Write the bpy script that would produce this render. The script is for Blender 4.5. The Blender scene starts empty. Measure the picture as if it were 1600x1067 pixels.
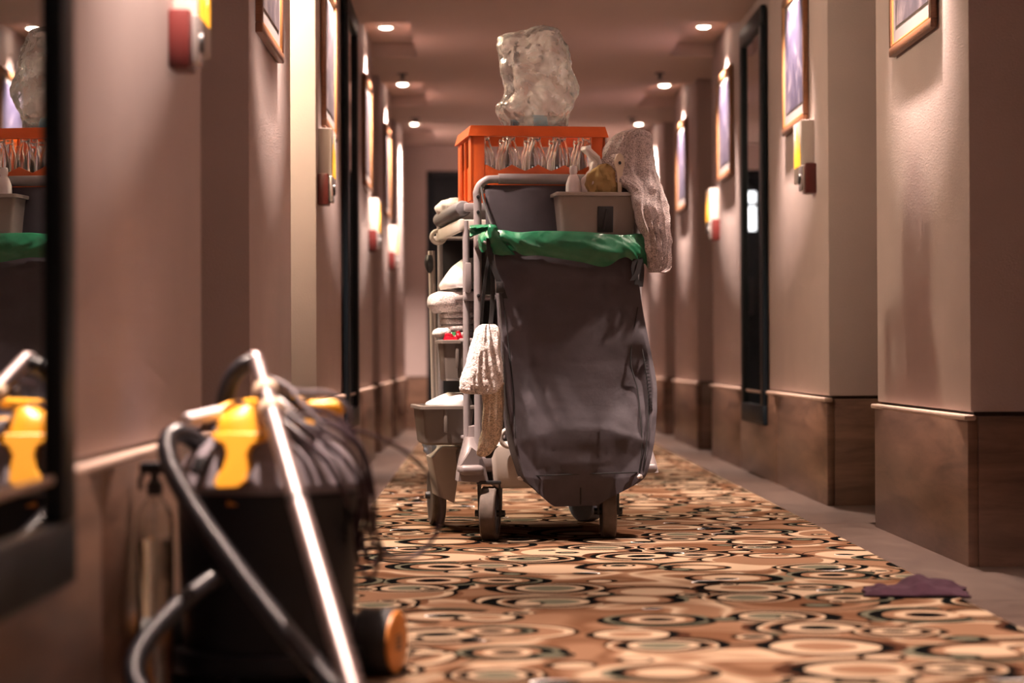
import bpy, bmesh, math, random
from mathutils import Vector, Matrix, noise
R = math.radians
PI = math.pi
rnd = random.Random(7)
scn = bpy.context.scene
C = scn.collection

# ------------------------------------------------------------------ camera
FPX = 3333.0                      # focal length in pixels of a 1600 px wide frame
CAM_H = 0.60
cam_d = bpy.data.cameras.new('camera')
cam = bpy.data.objects.new('camera', cam_d)
C.objects.link(cam)
cam_d.sensor_width = 36
cam_d.lens = FPX / 1600 * 36
cam_d.clip_start = 0.05
ROT = Matrix.Rotation(-math.atan(45 / FPX), 4, 'Z') @ Matrix.Rotation(PI / 2 + math.atan(23.5 / FPX), 4, 'X') @ Matrix.Rotation(-R(0.25), 4, 'Z')
cam.matrix_world = Matrix.Translation((0, 0, CAM_H)) @ ROT
cam_d.dof.use_dof = True
cam_d.dof.focus_distance = 6.95
cam_d.dof.aperture_fstop = 2.3
scn.camera = cam

# ------------------------------------------------------------------ world, exposure
w = bpy.data.worlds.new('world'); scn.world = w
w.use_nodes = True
w.node_tree.nodes['Background'].inputs[0].default_value = (0.9, 0.7, 0.6, 1)
w.node_tree.nodes['Background'].inputs[1].default_value = 0.0
scn.view_settings.view_transform = 'Standard'
scn.view_settings.look = 'None'
scn.view_settings.gamma = 1
scn.view_settings.use_curve_mapping = False
scn.view_settings.exposure = 0.12
LAMP_W = 960.0                     # each picture downlight
LAMP_COL = (1.0, 0.745, 0.625)

# ------------------------------------------------------------------ layout of the corridor (metres, camera at x=0 y=0)
XL, XR = -0.655, 1.38
CEIL = 2.38
RAIL = 0.425
END_Y = 17.9
ALC = 0.55
BLOCKS = {'left': [(-3.2, 4.97), (6.0, 7.29), (8.40, 12.65), (13.5, 15.15), (15.95, END_Y)],
          'right': [(-3.2, 5.0), (6.03, 7.45), (8.50, 12.78), (13.69, 15.33), (16.2, END_Y)]}
LAMP_Y = {'left': [1.6, 4.22, 6.60, 9.05, 12.0, 14.5, 16.95], 'right': [1.75, 4.40, 6.67, 9.30, 12.0, 14.6, 17.0]}
YAW = R(8.0)                      # the cart is turned a little
CART = Vector((0.21, 7.0, 0.0))
cs, sn = math.cos(YAW), math.sin(YAW)

def ray(px, py):
    return (ROT @ Vector((px - 800, 533.5 - py, -FPX))).normalized()
def P(px, py, D):                 # world point at depth y = D
    d = ray(px, py)
    return Vector((0, 0, CAM_H)) + d * (D / d.y)
def L(px, py, v):                 # cart-local point (u right, v away, w up) on the cart plane v
    d = ray(px, py); o = Vector((0, 0, CAM_H)) - CART
    lo = Vector((o.x * cs + o.y * sn, -o.x * sn + o.y * cs, o.z))
    ld = Vector((d.x * cs + d.y * sn, -d.x * sn + d.y * cs, d.z))
    return lo + ld * ((v - lo.y) / ld.y)
def T(p):
    return CART + Vector((p[0] * cs - p[1] * sn, p[0] * sn + p[1] * cs, p[2]))

# ------------------------------------------------------------------ materials
def new_mat(name):
    m = bpy.data.materials.new(name); m.use_nodes = True
    nt = m.node_tree
    return m, nt, nt.nodes['Principled BSDF']
def N(nt, typ, **kw):
    n = nt.nodes.new(typ)
    for k, v in kw.items(): setattr(n, k, v)
    return n
def inp(nt, sock, val):
    if isinstance(val, bpy.types.NodeSocket): nt.links.new(val, sock)
    else: sock.default_value = val
def mth(nt, op, a, b=None, c=None, clamp=False):
    n = N(nt, 'ShaderNodeMath', operation=op, use_clamp=clamp)
    inp(nt, n.inputs[0], a)
    if b is not None: inp(nt, n.inputs[1], b)
    if c is not None: inp(nt, n.inputs[2], c)
    return n.outputs[0]
def ramp(nt, fac, stops, interp='LINEAR'):
    n = N(nt, 'ShaderNodeValToRGB'); cr = n.color_ramp; cr.interpolation = interp
    while len(cr.elements) < len(stops): cr.elements.new(0.5)
    for e, (p, c) in zip(cr.elements, stops):
        e.position = p; e.color = (c[0], c[1], c[2], 1)
    nt.links.new(fac, n.inputs[0])
    return n.outputs[0]
def mixc(nt, fac, a, b, blend='MIX'):
    n = N(nt, 'ShaderNodeMix', data_type='RGBA', blend_type=blend)
    inp(nt, n.inputs[0], fac); 
    inp(nt, n.inputs[6], a if isinstance(a, bpy.types.NodeSocket) else (*a, 1))
    inp(nt, n.inputs[7], b if isinstance(b, bpy.types.NodeSocket) else (*b, 1))
    return n.outputs[2]
def objco(nt, scale=(1, 1, 1)):
    t = N(nt, 'ShaderNodeTexCoord'); mp = N(nt, 'ShaderNodeMapping')
    mp.inputs['Scale'].default_value = scale
    nt.links.new(t.outputs['Object'], mp.inputs[0])
    return mp.outputs[0]
def noise_n(nt, vec, scale, detail=4, rough=0.55, dist=0.0):
    n = N(nt, 'ShaderNodeTexNoise'); n.inputs['Scale'].default_value = scale
    n.inputs['Detail'].default_value = detail; n.inputs['Roughness'].default_value = rough
    n.inputs['Distortion'].default_value = dist
    nt.links.new(vec, n.inputs['Vector'])
    return n.outputs[0]
def bump(nt, bs, h, strength, dist=0.01):
    b = N(nt, 'ShaderNodeBump'); b.inputs['Strength'].default_value = strength; b.inputs['Distance'].default_value = dist
    nt.links.new(h, b.inputs['Height']); nt.links.new(b.outputs[0], bs.inputs['Normal'])
def mat(name, col, rough=0.5, metal=0.0, var=0.0, vscale=20, bmp=0.0, bscale=200, stretch=(1, 1, 1), spec=0.5, sheen=0.0, coat=0.0, bdist=0.003):
    m, nt, bs = new_mat(name)
    bs.inputs['Base Color'].default_value = (*col, 1); bs.inputs['Roughness'].default_value = rough
    bs.inputs['Metallic'].default_value = metal; bs.inputs['Specular IOR Level'].default_value = spec
    if sheen: bs.inputs['Sheen Weight'].default_value = sheen
    if coat: bs.inputs['Coat Weight'].default_value = coat
    vec = objco(nt, stretch) if (var or bmp) else None
    if var:
        n = noise_n(nt, vec, vscale, 5)
        c = ramp(nt, n, [(0.3, [x * (1 - var) for x in col]), (0.7, [min(1, x * (1 + var)) for x in col])])
        nt.links.new(c, bs.inputs['Base Color'])
    if bmp: bump(nt, bs, noise_n(nt, vec, bscale, 3), bmp, bdist)
    return m
def emat(name, col, strength):
    m, nt, bs = new_mat(name)
    bs.inputs['Base Color'].default_value = (*col, 1)
    bs.inputs['Emission Color'].default_value = (*col, 1); bs.inputs['Emission Strength'].default_value = strength
    return m
M = {}
M['wall'] = mat('wall_plaster', (0.385, 0.308, 0.295), 0.75, var=0.05, vscale=3, bmp=0.35, bscale=160)
M['ceiling'] = mat('ceiling_paint', (0.50, 0.395, 0.36), 0.8, var=0.03, vscale=2)
M['groove'] = mat('dark_groove', (0.05, 0.035, 0.03), 0.8)
def stone(name, dark, light, rough, stretch):
    m, nt, bs = new_mat(name)
    vec = objco(nt, stretch)
    a = noise_n(nt, vec, 3.0, 8, 0.62, 0.7)
    c = ramp(nt, a, [(0.28, dark), (0.5, [(x + y) / 2 for x, y in zip(dark, light)]), (0.74, light)])
    b = noise_n(nt, vec, 14, 6, 0.7)
    c2 = mixc(nt, mth(nt, 'MULTIPLY', ramp(nt, b, [(0.5, (0, 0, 0)), (0.72, (1, 1, 1))]), 0.45), c, dark)
    nt.links.new(c2, bs.inputs['Base Color'])
    bs.inputs['Roughness'].default_value = rough
    bump(nt, bs, b, 0.06, 0.003)
    return m
M['stone'] = stone('brown_travertine', (0.060, 0.034, 0.025), (0.22, 0.125, 0.085), 0.34, (0.7, 0.7, 4.0))
M['ledge'] = mat('stone_edge_highlight', (0.40, 0.29, 0.235), 0.4, var=0.1)  # paler than the slabs: light caught along the top edge, put into the colour
M['border'] = stone('floor_border_stone', (0.042, 0.029, 0.025), (0.10, 0.070, 0.057), 0.3, (2, 1, 1))

def carpet_mat():
    m, nt, bs = new_mat('patterned_carpet')
    t = N(nt, 'ShaderNodeTexCoord').outputs['Object']
    wn = N(nt, 'ShaderNodeTexNoise'); wn.inputs['Scale'].default_value = 5; wn.inputs['Detail'].default_value = 1
    nt.links.new(t, wn.inputs['Vector'])
    sub = N(nt, 'ShaderNodeVectorMath', operation='SUBTRACT'); nt.links.new(wn.outputs['Color'], sub.inputs[0]); sub.inputs[1].default_value = (0.5, 0.5, 0.5)
    ma = N(nt, 'ShaderNodeVectorMath', operation='MULTIPLY_ADD'); nt.links.new(sub.outputs[0], ma.inputs[0]); ma.inputs[1].default_value = (0.035, 0.05, 0); nt.links.new(t, ma.inputs[2])
    co = ma.outputs[0]
    BL, BR, TA, OR, CR, GR = (0.003, 0.003, 0.003), (0.035, 0.015, 0.009), (0.135, 0.076, 0.045), (0.085, 0.041, 0.022), (0.275, 0.200, 0.136), (0.075, 0.072, 0.050)
    def layer(cell, rmin, rmax, keep, off, ecc, palettes, rand=0.75):
        mp = N(nt, 'ShaderNodeVectorMath', operation='ADD'); nt.links.new(co, mp.inputs[0]); mp.inputs[1].default_value = off
        sc = N(nt, 'ShaderNodeVectorMath', operation='SCALE'); nt.links.new(mp.outputs[0], sc.inputs[0]); sc.inputs['Scale'].default_value = 1 / cell
        vo = N(nt, 'ShaderNodeTexVoronoi', voronoi_dimensions='2D', feature='F1'); vo.inputs['Scale'].default_value = 1.0
        vo.inputs['Randomness'].default_value = rand
        nt.links.new(sc.outputs[0], vo.inputs['Vector'])
        rgb = N(nt, 'ShaderNodeSeparateColor'); nt.links.new(vo.outputs['Color'], rgb.inputs[0])
        r0, r1, r2 = rgb.outputs[0], rgb.outputs[1], rgb.outputs[2]
        rad = mth(nt, 'MULTIPLY_ADD', r0, (rmax - rmin) / cell, rmin / cell)
        d = N(nt, 'ShaderNodeVectorMath', operation='SUBTRACT'); nt.links.new(sc.outputs[0], d.inputs[0]); nt.links.new(vo.outputs['Position'], d.inputs[1])
        sep = N(nt, 'ShaderNodeSeparateXYZ'); nt.links.new(d.outputs[0], sep.inputs[0])
        def dist(ox, oy):
            x = mth(nt, 'MULTIPLY', mth(nt, 'ADD', sep.outputs[0], ox), 0.9) if not isinstance(ox, float) else mth(nt, 'MULTIPLY', sep.outputs[0], 0.9)
            y = mth(nt, 'ADD', sep.outputs[1], oy) if not isinstance(oy, float) else sep.outputs[1]
            return mth(nt, 'DIVIDE', mth(nt, 'SQRT', mth(nt, 'ADD', mth(nt, 'MULTIPLY', x, x), mth(nt, 'MULTIPLY', y, y))), rad)
        t_out = dist(0.0, 0.0)
        ex = mth(nt, 'MULTIPLY', mth(nt, 'SUBTRACT', r2, 0.5), mth(nt, 'MULTIPLY', rad, ecc))
        ey = mth(nt, 'MULTIPLY', mth(nt, 'SUBTRACT', r1, 0.5), mth(nt, 'MULTIPLY', rad, ecc))
        t_in = dist(ex, ey)
        frac = mth(nt, 'FRACT', mth(nt, 'MULTIPLY', mth(nt, 'ADD', r1, r2), 3.7))
        col = None
        for i, st in enumerate(palettes):
            c = ramp(nt, t_in, st, 'CONSTANT')
            col = c if col is None else mixc(nt, mth(nt, 'GREATER_THAN', frac, i / len(palettes)), col, c)
        # outer dark rim of uneven thickness: outside inner disc, inside outer disc
        mask = mth(nt, 'MULTIPLY', mth(nt, 'LESS_THAN', t_out, 1.0), mth(nt, 'GREATER_THAN', mth(nt, 'FRACT', mth(nt, 'MULTIPLY', r2, 5.3)), 1 - keep))
        return col, mask
    p1 = [(0, BL), (0.27, CR), (0.50, BR), (0.54, BL), (0.70, TA), (0.78, CR), (0.85, BL), (0.97, BR)]
    p2 = [(0, GR), (0.42, CR), (0.56, BL), (0.73, OR), (0.80, CR), (0.87, BL)]
    p3 = [(0, CR), (0.52, TA), (0.70, BR), (0.75, BL), (0.95, GR)]
    p4 = [(0, BL), (0.22, BR), (0.3, CR), (0.46, TA), (0.62, BL), (0.80, GR), (0.90, BL)]
    p5 = [(0, TA), (0.42, CR), (0.72, BL), (0.90, BR)]
    b0 = noise_n(nt, co, 3.2, 1, 0.5, 0.5)
    base = ramp(nt, b0, [(0.0, OR), (0.38, TA), (0.47, CR), (0.50, TA), (0.56, OR), (0.64, TA)], 'EASE')
    c, k = layer(0.44, 0.13, 0.20, 0.85, (3.1, 1.7, 0), 0.25, [[(0, TA), (0.74, CR), (0.88, BL), (0.95, OR)], [(0, OR), (0.7, TA), (0.90, BL)], [(0, CR), (0.72, TA), (0.90, BL)]], 0.9)
    col = mixc(nt, k, base, c)
    c, k = layer(0.285, 0.085, 0.152, 0.97, (0, 0, 0), 0.3, [p1, p2, p3, p4, p5], 0.62)
    col = mixc(nt, k, col, c)
    c, k = layer(0.22, 0.022, 0.048, 0.6, (7.3, 2.2, 0), 0.3, [[(0, BL), (0.55, CR), (0.8, BL)], [(0, GR), (0.6, BL)], [(0, BL)], [(0, CR), (0.72, BL)]], 0.95)
    col = mixc(nt, k, col, c)
    fine = noise_n(nt, t, 420, 2)
    col = mixc(nt, 1.0, col, ramp(nt, fine, [(0.3, (0.72, 0.72, 0.72)), (0.7, (1.0, 1.0, 1.0))]), 'MULTIPLY')
    nt.links.new(col, bs.inputs['Base Color'])
    bs.inputs['Roughness'].default_value = 1.0; bs.inputs['Specular IOR Level'].default_value = 0.0
    bump(nt, bs, fine, 0.5, 0.003)
    return m
M['carpet'] = carpet_mat()
M['black_frame'] = mat('black_lacquer', (0.004, 0.007, 0.010), 0.45, spec=0.15)
M['mirror'] = mat('mirror_silver', (0.62, 0.66, 0.66), 0.0, 1.0)
M['wood_frame'] = mat('brown_wood_frame', (0.16, 0.065, 0.03), 0.4, var=0.3, vscale=40, stretch=(1, 1, 6))
M['gold_frame'] = mat('gilt_edge', (0.40, 0.20, 0.07), 0.4, 0.3)
M['paper'] = mat('white_mount', (0.17, 0.145, 0.15), 0.8)
M['door_dark'] = mat('dark_door', (0.005, 0.009, 0.013), 0.5, spec=0.15)
M['door_wood'] = mat('brown_door', (0.12, 0.06, 0.035), 0.45, var=0.25, vscale=8, stretch=(6, 6, 0.6))
M['white_plastic'] = mat('warm_white_plastic', (0.42, 0.36, 0.33), 0.4)
M['red_plastic'] = mat('dark_red_plastic', (0.075, 0.010, 0.009), 0.35)
M['silver'] = mat('silver_trim', (0.7, 0.68, 0.68), 0.22, 0.9)
M['yellow_glow'] = emat('yellow_glow', (0.9, 0.42, 0.02), 0.9)
M['lamp_glow'] = emat('lamp_lens', (1.0, 0.80, 0.64), 40.0)
M['pane_glow'] = emat('lit_pane', (0.95, 0.97, 1.0), 2.6)
M['lamp_trim'] = mat('lamp_trim', (0.7, 0.62, 0.56), 0.5)
def art(name, a, b, c):
    m, nt, bs = new_mat(name)
    n = noise_n(nt, objco(nt, (1, 3, 2)), 3, 6, 0.65, 1.2)
    nt.links.new(ramp(nt, n, [(0.3, a), (0.52, b), (0.7, c)]), bs.inputs['Base Color'])
    bs.inputs['Roughness'].default_value = 0.35
    return m
M['art_dark'] = art('charcoal_print', (0.03, 0.03, 0.04), (0.07, 0.06, 0.075), (0.2, 0.17, 0.18))
M['art_blue'] = art('violet_print', (0.010, 0.010, 0.028), (0.05, 0.045, 0.08), (0.17, 0.15, 0.18))
# ---- cart and contents
M['frame_grey'] = mat('grey_tube', (0.26, 0.235, 0.245), 0.42, var=0.08, vscale=30, bmp=0.05)
M['pad_grey'] = mat('dark_grey_padding', (0.13, 0.125, 0.135), 0.6, bmp=0.2, bscale=300)
M['base_grey'] = mat('mauve_grey_plastic', (0.20, 0.172, 0.175), 0.42, var=0.06, bmp=0.06)
M['skirt'] = mat('pale_grey_plastic', (0.50, 0.45, 0.41), 0.45, var=0.04)
M['black_plastic'] = mat('black_plastic', (0.014, 0.014, 0.016), 0.42)
M['rubber'] = mat('grey_rubber', (0.10, 0.076, 0.062), 0.75, var=0.25, vscale=30, bmp=0.1)
M['rubber_dark'] = mat('black_rubber', (0.02, 0.02, 0.022), 0.7)
M['wheel_hub'] = mat('steel_blue_hub', (0.16, 0.20, 0.27), 0.4)
M['bin_grey'] = mat('taupe_plastic', (0.30, 0.255, 0.23), 0.38, var=0.06, vscale=12)
M['bin_dark'] = mat('dark_taupe_plastic', (0.15, 0.128, 0.115), 0.38, var=0.06, vscale=12)
M['strap'] = mat('black_webbing', (0.012, 0.012, 0.014), 0.8, bmp=0.3, bscale=400)
def canvas(name, col):
    m, nt, bs = new_mat(name)
    vec = objco(nt)
    wv = N(nt, 'ShaderNodeTexWave'); wv.inputs['Scale'].default_value = 260; nt.links.new(vec, wv.inputs[0])
    wv2 = N(nt, 'ShaderNodeTexWave', bands_direction='Z'); wv2.inputs['Scale'].default_value = 260; nt.links.new(vec, wv2.inputs[0])
    n = noise_n(nt, vec, 7, 5)
    h = mth(nt, 'ADD', mth(nt, 'MULTIPLY', mth(nt, 'ADD', wv.outputs[1], wv2.outputs[1]), 0.03), n)
    nt.links.new(ramp(nt, n, [(0.3, [x * 0.85 for x in col]), (0.7, [x * 1.15 for x in col])]), bs.inputs['Base Color'])
    bs.inputs['Roughness'].default_value = 0.62; bs.inputs['Specular IOR Level'].default_value = 0.35
    bump(nt, bs, h, 0.5, 0.012)
    return m
M['canvas'] = canvas('grey_canvas', (0.068, 0.059, 0.072))
def terry(name, col, sc=250):
    m, nt, bs = new_mat(name)
    vec = objco(nt)
    n = noise_n(nt, vec, sc, 2, 0.6)
    n2 = noise_n(nt, vec, sc * 0.3, 3, 0.6)
    k = mth(nt, 'ADD', mth(nt, 'MULTIPLY', n, 0.75), mth(nt, 'MULTIPLY', n2, 0.25))
    nt.links.new(ramp(nt, k, [(0.38, [x * 0.42 for x in col]), (0.55, col)]), bs.inputs['Base Color'])
    bs.inputs['Roughness'].default_value = 0.95; bs.inputs['Sheen Weight'].default_value = 0.3; bs.inputs['Specular IOR Level'].default_value = 0.1
    bump(nt, bs, k, 0.8, 0.008)
    return m
M['terry_grey'] = terry('grey_terry', (0.62, 0.53, 0.52))
M['terry_white'] = terry('white_terry', (0.86, 0.78, 0.76))
M['terry_cream'] = terry('cream_terry', (0.80, 0.66, 0.52))
M['linen'] = mat('white_linen', (0.84, 0.80, 0.80), 0.85, bmp=0.25, bscale=60, bdist=0.006)
M['cloth_ochre'] = mat('ochre_cloth', (0.30, 0.20, 0.075), 0.9, bmp=0.4, bscale=120)
M['cloth_white'] = mat('white_rag', (0.78, 0.72, 0.72), 0.9, bmp=0.3, bscale=80)
M['cloth_purple'] = mat('dark_purple_cloth', (0.030, 0.013, 0.020), 0.95, spec=0.1, var=0.2, vscale=30, bmp=0.4, bscale=200)
M['orange'] = mat('orange_plastic', (0.72, 0.125, 0.022), 0.38, var=0.08, vscale=14)
M['bottle_white'] = mat('white_bottle', (0.80, 0.74, 0.76), 0.35)
M['purple_liquid'] = mat('violet_plastic', (0.16, 0.10, 0.42), 0.3)
M['brush'] = mat('cream_handle', (0.66, 0.57, 0.45), 0.4)
M['blue_label'] = mat('blue_label', (0.02, 0.15, 0.24), 0.4, var=0.3, vscale=60)
M['red_foil'] = mat('red_wrapper', (0.45, 0.012, 0.03), 0.25, 0.2, var=0.5, vscale=90)
M['green_foil'] = mat('green_wrapper', (0.03, 0.16, 0.06), 0.3)
def glass(name, col, ior=1.45, rough=0.0):
    m, nt, bs = new_mat(name)
    bs.inputs['Base Color'].default_value = (*col, 1); bs.inputs['Roughness'].default_value = rough
    bs.inputs['Transmission Weight'].default_value = 1.0; bs.inputs['IOR'].default_value = ior
    return m
M['glass'] = glass('clear_glass', (0.97, 0.97, 0.96), 1.5)
M['water'] = glass('clear_water', (0.95, 0.97, 0.95), 1.33)
def film(name, col, alpha, rough=0.15, transl=0.5, bsc=14, bst=0.8, gloss=1.3):
    m, nt, bs = new_mat(name)
    out = nt.nodes['Material Output']
    vec = objco(nt)
    vo = N(nt, 'ShaderNodeTexVoronoi', feature='F1'); vo.inputs['Scale'].default_value = bsc; nt.links.new(vec, vo.inputs['Vector'])
    vo2 = N(nt, 'ShaderNodeTexVoronoi', feature='F1'); vo2.inputs['Scale'].default_value = bsc * 2.3; nt.links.new(vec, vo2.inputs['Vector'])
    h = mth(nt, 'ADD', vo.outputs[0], mth(nt, 'MULTIPLY', vo2.outputs[0], 0.4))
    n = noise_n(nt, vec, bsc * 0.7, 4, 0.6, 1.0)
    bs.inputs['Base Color'].default_value = (*col, 1); bs.inputs['Roughness'].default_value = 0.5
    bn = N(nt, 'ShaderNodeBump'); bn.inputs['Strength'].default_value = bst; bn.inputs['Distance'].default_value = 0.02
    nt.links.new(h, bn.inputs['Height']); nt.links.new(bn.outputs[0], bs.inputs['Normal'])
    tl = N(nt, 'ShaderNodeBsdfTranslucent'); tl.inputs[0].default_value = (*col, 1)
    tp = N(nt, 'ShaderNodeBsdfTransparent'); tp.inputs[0].default_value = (0.6 + 0.4 * col[0], 0.6 + 0.4 * col[1], 0.6 + 0.4 * col[2], 1)
    m1 = N(nt, 'ShaderNodeMixShader'); m1.inputs[0].default_value = transl
    nt.links.new(bs.outputs[0], m1.inputs[1]); nt.links.new(tl.outputs[0], m1.inputs[2])
    m2 = N(nt, 'ShaderNodeMixShader')
    nt.links.new(ramp(nt, n, [(0.3, [max(0, alpha - 0.16)] * 3), (0.7, [min(1, alpha + 0.16)] * 3)]), m2.inputs[0])
    nt.links.new(tp.outputs[0], m2.inputs[1]); nt.links.new(m1.outputs[0], m2.inputs[2])
    gl_ = N(nt, 'ShaderNodeBsdfGlossy'); gl_.inputs['Roughness'].default_value = rough; nt.links.new(bn.outputs[0], gl_.inputs['Normal'])
    fr = N(nt, 'ShaderNodeFresnel'); fr.inputs[0].default_value = 1.5; nt.links.new(bn.outputs[0], fr.inputs['Normal'])
    m3 = N(nt, 'ShaderNodeMixShader'); nt.links.new(mth(nt, 'MULTIPLY', fr.outputs[0], gloss, clamp=True), m3.inputs[0])
    nt.links.new(m2.outputs[0], m3.inputs[1]); nt.links.new(gl_.outputs[0], m3.inputs[2])
    nt.links.new(m3.outputs[0], out.inputs[0])
    return m
M['clear_film'] = film('clear_plastic_film', (0.97, 0.95, 0.96), 0.27, 0.12, 0.5, 13, 0.45, 1.8)
M['green_film'] = film('green_plastic_film', (0.004, 0.165, 0.070), 0.94, 0.16, 0.12, 14, 0.35, 0.7)
M['blue_film'] = film('pale_blue_film', (0.6, 0.68, 0.82), 0.75, 0.3, 0.4, 18, 0.4)
M['pet'] = film('pet_plastic', (0.8, 0.82, 0.84), 0.2, 0.06, 0.1, 20, 0.1)
# ---- vacuum
M['drum'] = mat('charcoal_drum', (0.008, 0.010, 0.015), 0.5, var=0.15, bmp=0.1, spec=0.3)
M['lid'] = mat('grey_lid_plastic', (0.17, 0.15, 0.17), 0.4, var=0.08, bmp=0.08)
M['yellow'] = mat('yellow_plastic', (0.80, 0.37, 0.02), 0.38)
M['ora_disc'] = mat('orange_hub', (0.55, 0.20, 0.035), 0.45, var=0.12)
M['chrome'] = mat('chrome_tube', (0.30, 0.245, 0.245), 0.40, 1.0)
M['collar'] = mat('tan_collar', (0.60, 0.46, 0.34), 0.4)
M['hose'] = mat('hose_black', (0.012, 0.012, 0.016), 0.34)
M['cable'] = mat('dark_cable', (0.025, 0.012, 0.018), 0.38)
M['cable_grey'] = mat('grey_cable', (0.14, 0.12, 0.13), 0.4)

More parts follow.
